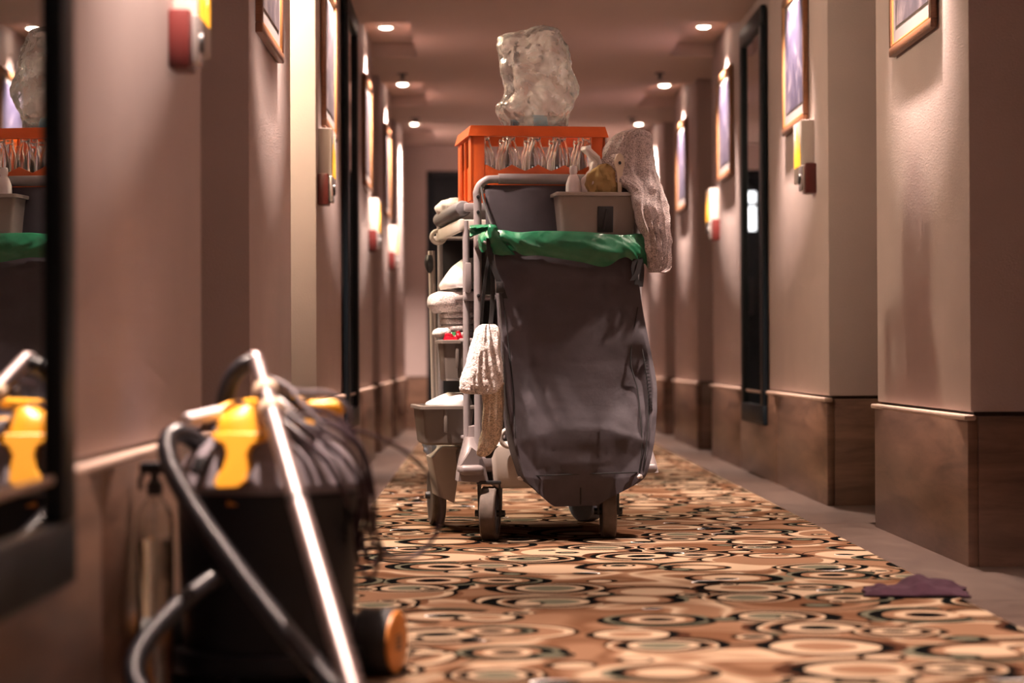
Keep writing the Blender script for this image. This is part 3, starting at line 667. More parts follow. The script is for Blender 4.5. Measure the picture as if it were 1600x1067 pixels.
# wheels
def castor(u, v, r, wd, spin, blue=False):
    rt = Matrix.Rotation(spin, 3, 'Z')
    o = Vector((u, v, r))
    def rl(p): return rt @ Vector(p) + o
    tyre = MB().lathe([(r - 0.022, -wd / 2), (r - 0.004, -wd / 2), (r, -wd / 2 + 0.004), (r, wd / 2 - 0.004), (r - 0.004, wd / 2), (r - 0.022, wd / 2), (r - 0.022, -wd / 2)], 40, o, 'X', rot=rt)
    wh = cb('wheel', tyre, 'rubber' if not blue else 'wheel_hub')
    cb('hub', MB().lathe([(0, -wd / 2 + 0.004), (0.02, -wd / 2 + 0.002), (0.022, -wd / 2 + 0.008), (r - 0.03, -wd / 2 + 0.01), (r - 0.021, -wd / 2 + 0.003), (r - 0.021, wd / 2 - 0.003), (r - 0.03, wd / 2 - 0.01), (0.022, wd / 2 - 0.008), (0.02, wd / 2 - 0.002), (0, wd / 2 - 0.004)], 32, o, 'X', rot=rt), 'wheel_hub', wh)
    fk = MB()
    for q in (-1, 1):
        xx = q * (wd / 2 + 0.010)
        vs = [(xx - 0.003, -0.025, 0.10), (xx - 0.003, 0.03, 0.10), (xx - 0.003, 0.012, -0.012), (xx - 0.003, -0.012, -0.012)]
        vs2 = [(a + 0.006, b, c) for a, b, c in vs]
        fk.add([rl(p) for p in vs + vs2], [(0, 1, 2, 3), (7, 6, 5, 4), (0, 4, 5, 1), (1, 5, 6, 2), (2, 6, 7, 3), (3, 7, 4, 0)])
    fk.add(*(lambda b: (([rl(p) for p in b.v]), b.f))(MB().box((0, 0.0, 0.102), (wd + 0.03, 0.06, 0.012), 0.003)))
    cb('fork', fk, 'black_plastic', wh, smooth=30)
    cb('axle_bolt', MB().tube([rl((-wd / 2 - 0.024, 0, 0)), rl((wd / 2 + 0.024, 0, 0))], 0.011, 12), 'black_plastic', wh)
castor(-0.192, 0.0, 0.088, 0.050, R(-16))
castor(0.205, 0.02, 0.088, 0.046, R(-7))
castor(0.27, 0.74, 0.075, 0.06, R(30), True)
o = Vector((-0.285, 0.70, 0.105))
wh = cb('large_wheel', MB().lathe([(0.078, -0.024), (0.098, -0.024), (0.105, -0.018), (0.105, 0.018), (0.098, 0.024), (0.078, 0.024), (0.078, -0.024)], 44, o, 'X'), 'rubber')
hb = cb('hub', MB().lathe([(0, -0.022), (0.018, -0.022), (0.02, -0.012), (0.06, -0.010), (0.079, -0.018), (0.079, 0.018), (0, 0.018)], 36, o, 'X'), 'wheel_hub', wh)
cb('axle_cap', MB().lathe([(0, -0.042), (0.012, -0.040), (0.014, -0.02), (0, -0.02)], 14, o, 'X'), 'black_plastic', wh)
for k in range(5):
    a = 2 * PI * k / 5 + 0.3
    cb('spoke', MB().tube([o + Vector((-0.014, 0.015 * math.cos(a), 0.015 * math.sin(a))), o + Vector((-0.016, 0.078 * math.cos(a), 0.078 * math.sin(a)))], 0.007, 8), 'black_plastic', wh)
# tool holder loop at the rear handle
cb('tool_clip', MB().tube([(-0.275 + 0.024 * math.cos(a), 0.70, 1.03 + 0.022 * math.sin(a)) for a in [2 * PI * k / 18 for k in range(18)]], 0.008, 10, closed=True), 'skirt')

# ------------------------------------------------------------------ laundry bag on the hoop
def rowL(py, xl, xr, vf, vb, vref=None):
    """outline pixels on the plane v -> loft row"""
    vr = (vf + vb) / 2 if vref is None else vref
    a, b = L(xl, py, vr), L(xr, py, vr)
    return (a.x, b.x, (a.z + b.z) / 2, (vf + vb) / 2, (vb - vf) / 2)
bag = thing('laundry_bag', 'large dark grey canvas laundry bag hanging on the cart front', 'bag', T((0.05, -0.05, 0.18)), YAW)
B0 = (0.05, -0.05, 0.18)
rows = [rowL(392, 772, 1000, -0.24, 0.03), rowL(425, 776, 997, -0.24, 0.03), rowL(480, 781, 1004, -0.24, 0.025), rowL(540, 784, 1014, -0.24, 0.02), rowL(590, 786, 1022, -0.24, 0.015),
        rowL(640, 790, 1021, -0.24, 0.01), rowL(690, 797, 1016, -0.24, 0.0), rowL(728, 808, 1008, -0.24, -0.01), rowL(746, 815, 1001, -0.23, -0.015), rowL(760, 832, 985, -0.22, -0.02), rowL(785, 860, 950, -0.20, -0.03), rowL(793, 872, 940, -0.18, -0.045)]
# the front is faceted: full lower corners, a slack hollow in the middle, a keel underneath (forward offset in cm)
ctl = [(740, 380, 0), (890, 380, 0), (1040, 380, 0), (740, 450, 0.3), (778, 458, 0.6), (840, 480, 0), (960, 480, 0), (1003, 520, 0.8), (1050, 500, 0.3), (828, 575, -0.8), (968, 608, -0.8), (900, 600, -1.2),
       (784, 530, 3.0), (790, 610, 6.0), (801, 690, 8.6), (812, 742, 9.0), (740, 600, 4), (740, 720, 7), (872, 678, 0.0), (933, 667, 0.0), (998, 740, 9.0), (1007, 690, 8.6), (1017, 610, 5.0), (1012, 556, 1.5), (1060, 600, 3), (1060, 720, 7),
       (905, 700, -1.5), (850, 750, -0.5), (905, 752, -4.0), (962, 748, -0.5), (740, 820, -3), (860, 800, -6.0), (905, 800, -7.0), (950, 800, -6.0), (1060, 820, -3)]
from mathutils.geometry import delaunay_2d_cdt
V2 = [Vector((L(x, y, -0.11).x, L(x, y, -0.11).z)) for x, y, h in ctl]
HT = [h * 0.01 for x, y, h in ctl]
TRI = [f for f in delaunay_2d_cdt(V2, [], [], 0, 1e-6)[2]]
def dfield(u, w_):
    p = Vector((u, w_))
    best = None
    for f in TRI:
        a, b_, c = V2[f[0]], V2[f[1]], V2[f[2]]
        den = (b_.y - c.y) * (a.x - c.x) + (c.x - b_.x) * (a.y - c.y)
        if abs(den) < 1e-12: continue
        l1 = ((b_.y - c.y) * (p.x - c.x) + (c.x - b_.x) * (p.y - c.y)) / den
        l2 = ((c.y - a.y) * (p.x - c.x) + (a.x - c.x) * (p.y - c.y)) / den
        l3 = 1 - l1 - l2
        if min(l1, l2, l3) >= -1e-6: return -0.108 - (l1 * HT[f[0]] + l2 * HT[f[1]] + l3 * HT[f[2]])
    return -0.108
mb = MB().loft(rows, 150, 10, 6.0)
for p in mb.v:
    if p.y < -0.04:
        d = dfield(p.x, p.z)
        q = Vector((p.x * 9, p.z * 7, 2.0))
        d += 0.006 * noise.noise(q) + 0.0035 * (1 - 2 * abs(noise.noise(q * 2.3)))
        p.y = max(p.y, d)
mb.build('canvas_body', 'canvas', bag, origin=B0, smooth=60)
def front_pt(px, py, out=0.004):
    # cast the pixel onto the bag's front
    for v in [-0.20 + 0.002 * i for i in range(90)]:
        p = L(px, py, v)
        r = min(rows_s, key=lambda q: abs(q[2] - p.z))
        uc, a = (r[0] + r[1]) / 2, (r[1] - r[0]) / 2
        x = min(1.0, abs((p.x - uc) / a)); y = (1 - x ** 6.0) ** (1 / 6.0)
        if p.y >= max(r[3] - r[4] * y, dfield(p.x, p.z)) - 0.001: return Vector((p.x, p.y - out, p.z))
    return L(px, py, -0.1)
rows_s = catmull_n(rows, 8)
for pp in ([(782, 440), (790, 500), (797, 560), (803, 620), (805, 680), (812, 735)], [(996, 480), (985, 560), (996, 610), (1001, 660), (1003, 700), (998, 738)], [(1003, 545), (1010, 590), (1013, 640), (1010, 690), (1004, 735)], [(815, 744), (870, 742), (930, 740), (995, 738)], [(906, 745), (907, 765), (907, 788)]):
    MB().tube(catmull([front_pt(x, y, 0.003) for x, y in pp], 6), 0.0022, 6).build('piping', 'strap', bag, origin=B0)
zp = catmull([front_pt(x, y, 0.003) for x, y in [(1008, 560), (1014, 600), (1017, 640)]], 8)
for i in range(0, len(zp), 1):
    MB().box(zp[i], (0.010, 0.004, 0.0025)).build('zip_tooth', 'black_plastic', bag, origin=B0, smooth=0)
# back flap up to the padded bar
MB().grid(lambda a, b: Vector((UL + 0.025 + a * (UR - UL - 0.05), 0.046 - 0.012 * math.sin(b * PI) + 0.004 * math.sin(a * 14), 0.93 + b * 0.235)), 30, 12).build('back_flap', 'canvas', bag, origin=B0, thick=0.003)
# corner tips, straps and buckles
for x, y in ((813, 747), (1000, 744)):
    p = front_pt(x, y, 0.002); MB().loft([(p.x - 0.004, p.x + 0.004, p.z + 0.006, p.y, 0.004), (p.x - 0.012, p.x + 0.012, p.z, p.y, 0.007), (p.x - 0.007, p.x + 0.009, p.z - 0.007, p.y, 0.005)], 12, 3, amp=0.003, nsc=90).build('corner_tip', 'linen', bag, origin=B0)
def strap(pts, wd, m='strap', par=bag, name='strap', org=B0):
    c = catmull(pts, 8); mb = MB()
    vs = []; 
    for i, p in enumerate(c):
        vs += [p + Vector((-wd / 2, 0, 0)), p + Vector((wd / 2, 0, 0)), p + Vector((wd / 2, 0.003, 0)), p + Vector((-wd / 2, 0.003, 0))]
    fs = []
    for i in range(len(c) - 1):
        for k in range(4): fs.append((i * 4 + k, i * 4 + (k + 1) % 4, i * 4 + 4 + (k + 1) % 4, i * 4 + 4 + k))
    return mb.add(vs, fs).build(name, m, par, origin=org)
s1 = strap([L(764, 372, -0.13), L(766, 400, -0.138), L(774, 425, -0.142), L(784, 452, -0.142), L(789, 466, -0.138)], 0.018)
MB().box(L(781, 449, -0.146), (0.026, 0.008, 0.036), 0.003).build('buckle', 'black_plastic', s1, origin=B0)
strap([L(768, 395, -0.125), L(770, 440, -0.128), L(769, 480, -0.128), L(766, 512, -0.128)], 0.014)
strap([L(765, 395, -0.11), L(759, 430, -0.11), L(754, 480, -0.10), L(752, 510, -0.09)], 0.010)
for k, pts_ in enumerate([[(999, 398), (1003, 420), (1001, 448)], [(995, 400), (990, 420), (996, 445)], [(1001, 405), (996, 425), (988, 438)]]):
    strap([L(x, y, -0.135 - 0.004 * k) for x, y in pts_], 0.016)
strap([L(756, 706, -0.12), L(764, 716, -0.125), L(770, 703, -0.12), L(776, 697, -0.11)], 0.014, name='loose_strap')
# green liner folded over the hoop
gl = MB()
def liner(a, b):
    th = 2 * PI * a
    e = 2 / 3.6
    c_, s_ = math.cos(th), math.sin(th)
    x = math.copysign(abs(c_) ** e, c_); y = math.copysign(abs(s_) ** e, s_)
    hem = 0.915 + 0.012 * math.sin(5 * th) + 0.010 * math.sin(11 * th + 1) + (0.020 if x > 0.5 else 0.0) * 0 - 0.022 * x
    hem += 0.02 * max(0, -x - 0.3)
    top = 1.002 + 0.004 * math.sin(7 * th) + 0.006 * (-x)
    puff = math.sin(PI * min(1, max(0, (b - 0.25) / 0.75)))
    ru, rv = 0.262, 0.088
    if b < 0.25:
        k = b / 0.25; z = 0.94 + (top - 0.94) * k; ru -= 0.02 * (1 - k); rv -= 0.02 * (1 - k)
    else:
        k = (b - 0.25) / 0.75; z = top + (hem - top) * k; ru += 0.012 + 0.008 * puff; rv += 0.016 + 0.016 * puff
    wr = 0.006 * noise.noise(Vector((th * 3.0, z * 22, 1.0))) + 0.004 * noise.noise(Vector((th * 9.0 + z * 60, z * 25, 4.0)))
    return Vector((0.052 + (ru + wr) * x, -0.042 + (rv + wr) * y, z + 0.004 * noise.noise(Vector((th * 5, 2, 2)))))
gl.grid(liner, 160, 26, wrap=True)
gp = (0.05, -0.04, 0.91)
liner_t = thing('bin_liner', 'shiny green plastic liner folded over the mouth of the laundry bag', 'liner', T(gp), YAW)
gl.build('liner_sheet', 'green_film', liner_t, origin=gp, smooth=60)
k0 = L(768, 357, -0.14)
MB().loft([(k0.x - 0.012, k0.x + 0.012, k0.z + 0.012, -0.14, 0.010), (k0.x - 0.018, k0.x + 0.02, k0.z, -0.14, 0.016), (k0.x - 0.014, k0.x + 0.024, k0.z - 0.018, -0.14, 0.014), (k0.x - 0.006, k0.x + 0.05, k0.z - 0.05, -0.135, 0.012), (k0.x + 0.01, k0.x + 0.08, k0.z - 0.085, -0.13, 0.01)], 28, 6, amp=0.006, nsc=40, crumple=0.003).build('knot', 'green_film', liner_t, origin=gp, smooth=60)
MB().grid(lambda a, b: L(768 - 34 * a, 356 + 9 * a - 3 + 6 * (b - 0.5) * (1 + 2.2 * a), -0.14 + 0.02 * math.sin(b * 9 + a * 3) * a), 20, 10).build('tail', 'green_film', liner_t, origin=gp, smooth=60, thick=0.002)
# cord from frame to knot
MB().tube(catmull([L(752, 293, 0.03), L(756, 315, -0.02), L(763, 338, -0.08), L(768, 352, -0.13)], 6), 0.004, 8).build('tie_cord', 'strap', bag, origin=B0)

# ------------------------------------------------------------------ helpers for bins
def bin_mesh(w_, d, h, taper=0.86, th=0.004, rim=0.012):
    mb = MB()
    def ring(hw, hd, z, bv=0.012, n=4):
        out = []
        for cx, cy, a0 in ((1, 1, 0), (-1, 1, PI / 2), (-1, -1, PI), (1, -1, 1.5 * PI)):
            for k in range(n + 1):
                a = a0 + k / n * PI / 2
                out.append(Vector((cx * (hw - bv) + bv * math.cos(a), cy * (hd - bv) + bv * math.sin(a), z)))
        return out
    W, D_ = w_ / 2, d / 2
    prof = [(taper * 0.9, 0.0, 0), (taper, 0.008, 0), (1.0, h - 0.012, 0), (1.0, h - 0.012, rim), (1.0, h - 0.002, rim), (1.0, h, rim - 0.003), (1.0, h, -th), (taper, 0.012, -th), (taper * 0.9, 0.006, -th)]
    rs = [ring(W * s_ + o_, D_ * s_ + o_, z) for s_, z, o_ in prof]
    n = len(rs[0]); vs = [p for r in rs for p in r]; fs = []
    for i in range(len(rs) - 1):
        for k in range(n): fs.append((i * n + k, i * n + (k + 1) % n, (i + 1) * n + (k + 1) % n, (i + 1) * n + k))
    fs.append(tuple(reversed(range(n)))); fs.append(tuple((len(rs) - 1) * n + k for k in range(n)))
    return mb.add(vs, fs)
def shift(mb, o):
    o = Vector(o)
    for p in mb.v: p += o
    return mb
# caddy on the bag mouth
a0, a1 = L(876, 358, -0.06), L(993, 358, -0.06)
cw = a1.x - a0.x + 0.012
cp = ((a0.x + a1.x) / 2, 0.01 - 0.0, 0.985)
hc = L(880, 300, -0.06).z - 0.985
caddy = thing('cleaning_caddy', 'taupe plastic cleaning caddy holding cloths and bottles on the bag mouth', 'caddy', T(cp), YAW)
bin_mesh(cw, 0.15, hc, 0.9, 0.004, 0.011).build('tub', 'bin_grey', caddy, smooth=35)
ub = L(947, 340, -0.075).x - cp[0]
sl = MB().box((ub, -0.0735, 0.062), (0.052, 0.006, 0.085), 0.002, rot=Matrix.Rotation(R(4), 3, 'X')).build('slot', 'black_plastic', caddy)
MB().tube([(ub - 0.006, -0.075, 0.03), (ub + 0.004, -0.077, 0.095)], 0.005, 8).build('slot_tool', 'black_plastic', caddy)

# contents of the caddy
def lt(name, mb, m, base, label, cat, group=None, **k):   # a one-mesh thing given in cart coordinates
    o = mb.build(name, m, None, origin=base, loc=T(base), rotz=YAW, **k)
    return tag(o, label, cat, group)
def rowsv(data): return [rowL(py, xl, xr, vf, vb) for (py, xl, xr, vf, vb) in data]
b = L(896, 300, 0.0)
base = (b.x, 0.0, 1.02)
sb = thing('cleaner_bottle', 'white cleaner bottle with violet base standing in the caddy', 'bottle', T(base), YAW)
r_ = 0.026
MB().lathe([(0, 0.11), (r_, 0.11), (r_, 0.13), (r_ * 0.95, 0.148), (0.016, 0.172), (0.012, 0.176), (0.0115, 0.186), (0, 0.186)], 24).build('body', 'bottle_white', sb)
MB().lathe([(0, 0.0), (r_, 0.0), (r_ * 1.03, 0.05), (r_ * 1.03, 0.113), (0, 0.113)], 24).build('lower_body', 'purple_liquid', sb)
MB().lathe([(0, 0.184), (0.0135, 0.184), (0.0135, 0.200), (0.011, 0.206), (0, 0.206)], 20).build('cap', 'bottle_white', sb)
base = (L(925, 300, 0).x, -0.01, 1.04)
lt('cleaning_cloth', MB().loft(rowsv([(256, 938, 952, -0.03, 0.01), (264, 922, 962, -0.045, 0.02), (280, 914, 968, -0.055, 0.02), (296, 912, 970, -0.055, 0.02), (312, 916, 966, -0.05, 0.02)]), 48, 5, amp=0.012, nsc=26, fold=0.010, ffreq=4, seed=3, crumple=0.006, csc=40), 'cloth_ochre', base, 'crumpled ochre cloth tucked in the middle of the caddy', 'cloth')
lt('white_rag', MB().loft(rowsv([(229, 908, 922, -0.01, 0.03), (236, 907, 930, -0.02, 0.03), (246, 918, 934, -0.02, 0.03), (262, 920, 938, -0.02, 0.03), (282, 908, 940, -0.03, 0.03), (300, 906, 936, -0.03, 0.03), (312, 908, 934, -0.03, 0.03)]), 40, 5, amp=0.012, nsc=30, fold=0.007, ffreq=3, seed=8, crumple=0.005, csc=45), 'cloth_white', base, 'small white rag poking up beside the white cleaner bottle', 'cloth')
base = (L(968, 300, -0.053).x, -0.053, 1.075)
br = thing('brush', 'cream plastic brush handle with hanging hole standing in the caddy', 'brush', T(base), YAW)
hb_ = L(968, 240, -0.053).z - 1.075
prof = [(0.006, 0.0), (0.006, hb_ * 0.45), (0.010, hb_ * 0.68), (0.0165, hb_ * 0.80), (0.0165, hb_ * 0.88), (0.010, hb_ * 0.97), (0.003, hb_)]
outl = [(-r2, z) for r2, z in prof] + [(r2, z) for r2, z in reversed(prof)]
MB().prism(outl, -0.005, 0.005, lambda a, b_, dd: Vector((a, dd, b_))).build('handle', 'brush', br, smooth=30)
MB().tube([(0.0065 * math.cos(a), -0.0055, hb_ * 0.835 + 0.0085 * math.sin(a)) for a in [2 * PI * k / 20 for k in range(20)]], 0.0018, 6, closed=True).build('hole_rim', 'brush', br)
MB().lathe([(0, -0.0005), (0.0055, -0.0005), (0.0055, 0.0), (0, 0.0)], 16, (0, -0.0055, hb_ * 0.835), 'Y').build('hole', 'black_plastic', br)
# grey terry towel draped from the caddy over the right side
base = (L(1010, 420, -0.08).x, -0.03, 0.90)
rows_t = rowsv([(203, 984, 1004, -0.01, 0.04), (210, 962, 1016, -0.02, 0.05), (225, 948, 1021, -0.026, 0.055), (245, 938, 1026, -0.03, 0.055), (265, 938, 1030, -0.034, 0.05), (283, 952, 1033, -0.05, 0.03), (300, 978, 1035, -0.09, 0.0), (330, 984, 1038, -0.125, -0.03), (365, 996, 1041, -0.135, -0.06), (400, 1004, 1043, -0.135, -0.075), (420, 1008, 1042, -0.13, -0.085), (427, 1012, 1034, -0.125, -0.09)])
tw = lt('terry_towel', MB().loft(rows_t, 170, 18, 2.2, amp=0.009, nsc=20, fold=0.024, ffreq=4, seed=5, crumple=0.0016, csc=80), 'terry_grey', base, 'grey terry towel draped over the right end of the caddy', 'towel', smooth=70)
# white hand towel on the left strap
base = (L(760, 705, -0.12).x, -0.12, 0.29)
ht = thing('hand_towel', 'white hand towel with cream lower half hanging at the left of the laundry bag', 'towel', T(base), YAW)
MB().loft(rowsv([(507, 752, 772, -0.165, -0.115), (515, 742, 778, -0.175, -0.11), (540, 734, 782, -0.185, -0.11), (575, 724, 784, -0.19, -0.11), (600, 719, 783, -0.19, -0.11), (612, 719, 772, -0.185, -0.115), (616, 728, 760, -0.175, -0.12)]), 140, 16, 2.3, amp=0.006, nsc=20, fold=0.016, ffreq=4, seed=1, crumple=0.0015, csc=80).build('upper_layer', 'terry_white', ht, origin=base, smooth=70)
MB().loft(rowsv([(598, 752, 786, -0.155, -0.12), (640, 753, 786, -0.155, -0.12), (670, 752, 783, -0.155, -0.12), (692, 746, 776, -0.15, -0.12), (708, 744, 762, -0.145, -0.12), (713, 748, 756, -0.14, -0.125)]), 70, 9, 2.3, amp=0.005, nsc=24, fold=0.012, ffreq=3, seed=4, crumple=0.001, csc=80).build('lower_layer', 'terry_cream', ht, origin=base, smooth=70)

# ------------------------------------------------------------------ orange bottle crate on the top deck
ZC = 1.110
V0 = 0.12                          # crate front
cu0, cu1 = L(736, 300, V0).x, L(946, 300, V0).x
CW = cu1 - cu0; CD = 0.34; CHT = L(850, 197, V0).z - ZC
cb0 = ((cu0 + cu1) / 2, V0 + CD / 2, ZC)
crate = thing('bottle_crate', 'orange plastic bottle crate on top of the cart', 'crate', T(cb0), YAW)
def cpart(name, mb): return mb.build(name, 'orange', crate, smooth=30)
hw, hd = CW / 2, CD / 2
cpart('crate_floor', MB().box((0, 0, 0.006), (CW - 0.01, CD - 0.01, 0.012), 0.003))
def rimring(z0, z1, o0, o1, th):
    mb = MB()
    for sgn in (-1, 1):
        mb.add([(-hw - o1, sgn * (hd + o1), z0), (hw + o1, sgn * (hd + o1), z0), (hw + o0, sgn * (hd + o0), z1), (-hw - o0, sgn * (hd + o0), z1),
                (-hw + th, sgn * (hd - th), z0), (hw - th, sgn * (hd - th), z0), (hw - th, sgn * (hd - th), z1), (-hw + th, sgn * (hd - th), z1)],
               [(0, 1, 2, 3), (7, 6, 5, 4), (3, 2, 6, 7), (0, 4, 5, 1), (0, 3, 7, 4), (1, 5, 6, 2)])
        mb.add([(sgn * (hw + o1), -hd - o1, z0), (sgn * (hw + o1), hd + o1, z0), (sgn * (hw + o0), hd + o0, z1), (sgn * (hw + o0), -hd - o0, z1),
                (sgn * (hw - th), -hd + th, z0), (sgn * (hw - th), hd - th, z0), (sgn * (hw - th), hd - th, z1), (sgn * (hw - th), -hd + th, z1)],
               [(0, 1, 2, 3), (7, 6, 5, 4), (3, 2, 6, 7), (0, 4, 5, 1), (0, 3, 7, 4), (1, 5, 6, 2)])
    return mb
cpart('top_rim', rimring(CHT - 0.036, CHT, 0.0, 0.010, 0.012))
for sx in (-1, 1):
    for sy in (-1, 1):
        cpart('corner_post', MB().box((sx * (hw - 0.023), sy * (hd - 0.006), (CHT - 0.036) / 2 + 0.006), (0.046, 0.012, CHT - 0.045), 0.002).box((sx * (hw - 0.006), sy * (hd - 0.032), (CHT - 0.036) / 2 + 0.006), (0.012, 0.064, CHT - 0.045), 0.002))
zb = CHT - 0.036 - 0.098
def wave(n, half, zbase, am): 
    pl = [(-half, 0.012)]; pl.append((half, 0.012)); top = []
    N_ = n * 10
    for i in range(N_ + 1):
        x = -half + 2 * half * i / N_; ph = (x / 0.0885) % 1.0
        top.append((x, zbase - am * (1 - abs(2 * ph - 1)) ** 0.8))
    return pl + list(reversed(top))
for sy in (-1, 1):
    cpart('side_wall', MB().prism(wave(5, hw - 0.04, zb + 0.006, 0.022), sy * hd - sy * 0.011, sy * hd - sy * 0.003, lambda a, b_, dd: Vector((a, dd, b_))))
for sx in (-1, 1):
    cpart('end_wall', MB().prism(wave(4, hd - 0.055, zb + 0.005, 0.012), sx * hw - sx * 0.011, sx * hw - sx * 0.003, lambda a, b_, dd: Vector((dd, a, b_))))
    for yy in (-0.045, 0.045): cpart('rib', MB().box((sx * (hw + 0.001), yy, CHT / 2 - 0.02), (0.008, 0.012, CHT - 0.05), 0.002))
# empty glass bottles
BH = 0.225
bp = [(0.0, 0.0), (0.031, 0.0), (0.0345, 0.004), (0.0355, 0.02), (0.0355, 0.125), (0.0345, 0.138), (0.0300, 0.158), (0.0225, 0.180), (0.0170, 0.196), (0.0145, 0.205), (0.0165, 0.207), (0.0168, 0.214), (0.0148, 0.217), (0.0148, BH), (0.0118, BH),
      (0.0118, 0.205), (0.0140, 0.196), (0.0195, 0.180), (0.0270, 0.158), (0.0315, 0.138), (0.0325, 0.125), (0.0325, 0.02), (0.028, 0.008), (0.0, 0.006)]
proto = None
cols = ['first column from the left', 'second column from the left', 'third column from the left', 'fourth column from the left', 'right-hand column']
rws = ['front row', 'second row', 'third row']
for j in range(3):
    for i in range(5):
        p = (cb0[0] + (i - 2) * 0.0865, cb0[1] - hd + 0.05 + j * 0.082, ZC + 0.0125)
        if proto is None:
            proto = MB().lathe(bp, 28).build('glass_bottle', 'glass', None, smooth=50); o = proto
        else:
            o = proto.copy(); C.objects.link(o)
        o.location = T(p); o.rotation_euler = (0, 0, YAW + i * 0.7 + j)
        tag(o, 'clear empty glass bottle in the orange crate, %s, %s' % (rws[j], cols[i]), 'bottle', 'glass bottles in the orange crate')
# clear plastic bag of water bottles standing on the bottles in the crate
VB = V0 + 0.13
def rv(d): return [rowL(py, xl, xr, VB - h_, VB + h_) for (py, xl, xr, h_) in d]
zt = ZC + 0.0125 + BH
base = (L(838, 200, VB).x, VB, zt + 0.002)
pb = lt('plastic_bag', MB().loft(rv([(40, 838, 850, 0.012), (46, 822, 866, 0.03), (56, 782, 876, 0.05), (66, 775, 881, 0.06), (85, 776, 889, 0.075), (110, 782, 896, 0.085), (138, 787, 902, 0.09), (156, 781, 900, 0.09), (168, 774, 897, 0.09), (180, 776, 892, 0.085), (194, 785, 889, 0.08), (203, 790, 886, 0.07)]), 150, 12, 2.2, amp=0.010, nsc=9, seed=9, crumple=0.013, csc=13), 'clear_film', base, 'crumpled clear plastic bag standing upright on the orange crate', 'bag', smooth=28)
def pet(px, v, dz, lab):
    q = L(px, 190, v); z = zt + 0.034 + dz
    t = thing('water_bottle', lab, 'bottle', T((q.x, v, z)), YAW, 'water bottles in the clear bag')
    rot = Matrix.Rotation(-PI / 2, 3, 'Y')
    o = (0.085, 0, 0)
    MB().lathe([(0, 0), (0.026, 0.0), (0.030, 0.008), (0.028, 0.016), (0.030, 0.024), (0.028, 0.032), (0.030, 0.040), (0.028, 0.048), (0.030, 0.055), (0.030, 0.11), (0.022, 0.135), (0.012, 0.15), (0.012, 0.16), (0, 0.16)], 22, o, rot=rot).build('body', 'pet', t)
    MB().lathe([(0.0305, 0.06), (0.0309, 0.06), (0.0309, 0.108), (0.0305, 0.108), (0.0305, 0.06)], 22, o, rot=rot).build('label_band', 'blue_label', t)
    MB().lathe([(0, 0.158), (0.0145, 0.158), (0.0145, 0.176), (0, 0.176)], 18, o, rot=rot).build('cap', 'blue_label', t)
pet(842, VB - 0.035, 0.0, 'water bottle with dark blue label lying in front in the plastic bag')
pet(838, VB + 0.032, 0.012, 'second water bottle lying behind the first in the plastic bag')

# ------------------------------------------------------------------ linens and bins on the left of the cart
def soft(name, data, m, base_px, label, cat, group, power=2.4, amp=0.008, nsc=16, fold=0.004, seed=0, n=48, per=6, crumple=0.0):
    rs = rowsv(data); q = L(*base_px)
    return lt(name, MB().loft(rs, n, per, power, amp=amp, nsc=nsc, fold=fold, seed=seed, crumple=crumple), m, (q.x, q.y, q.z), label, cat, group, smooth=70)
soft('folded_linen', [(311, 700, 716, 0.52, 0.66), (318, 686, 724, 0.45, 0.7), (328, 683, 722, 0.43, 0.7), (338, 688, 714, 0.45, 0.68)], 'linen', (700, 340, 0.55), 'crumpled white linen lying on the top edge of the cart', 'linen', 'white linens on the cart', amp=0.014, nsc=22, crumple=0.004)
soft('pillowcase_stack', [(405, 722, 736, 0.45, 0.62), (425, 700, 738, 0.38, 0.64), (443, 688, 738, 0.36, 0.65), (452, 690, 738, 0.36, 0.65)], 'linen', (712, 452, 0.5), 'white folded pillowcases sloping on the upper cart shelf', 'linen', 'white linens on the cart', seed=1)
soft('rolled_towel', [(456, 684, 738, 0.40, 0.56), (464, 669, 738, 0.37, 0.60), (477, 667, 738, 0.37, 0.60), (488, 676, 738, 0.40, 0.57)], 'terry_white', (702, 490, 0.48), 'thick rolled white towel sticking out of the cart shelf', 'towel', 'white linens on the cart', seed=2)
for k, (y0, y1) in enumerate([(488, 498), (498, 508), (508, 518), (518, 528)]):
    soft('folded_towel', [(y0, 694, 736, 0.42, 0.62), (y0 + 2, 689 + k, 737, 0.40, 0.63), (y1 - 2, 689 + k, 737, 0.40, 0.63), (y1, 694, 736, 0.42, 0.62)], 'terry_white', (712, y1, 0.5), 'folded white towel, %s of the stack of four on the cart shelf' % ('top', 'second', 'third', 'bottom')[k], 'towel', 'stack of folded white towels', power=4, amp=0.003, seed=k)
soft('small_towel_roll', [(512, 684, 698, 0.32, 0.44), (516, 678, 702, 0.30, 0.47), (523, 677, 703, 0.30, 0.47), (528, 684, 698, 0.33, 0.44)], 'terry_white', (690, 528, 0.38), 'small rolled white towel above the upper side bin', 'towel', 'white linens on the cart', seed=6, amp=0.004)
def side_bin(px0, px1, ytop, ybot, v, d, label, name='side_bin'):
    a, b_ = L(px0, ytop, v), L(px1, ytop, v); zb_ = L((px0 + px1) / 2, ybot, v).z
    h = a.z - zb_; base = ((a.x + b_.x) / 2, v + d / 2, zb_)
    t = thing(name, label, 'bin', T(base), YAW, 'taupe bins on the side of the cart')
    bin_mesh(b_.x - a.x - 0.02, d, h, 0.88, 0.003, 0.010).build('tub', 'bin_dark', t, smooth=35)
    MB().box((-(b_.x - a.x) * 0.05, -d / 2 - 0.002, h * 0.62), (0.012, 0.006, h * 0.6), 0.003).build('moulded_rib', 'bin_dark', t)
    MB().box((0, d / 2 + 0.006, h - 0.02), (0.06, 0.012, 0.05), 0.003).build('hanger', 'bin_dark', t)
    return base, h
sbn, sh = side_bin(688, 746, 531, 595, 0.22, 0.16, 'small taupe side bin filled with red packets')
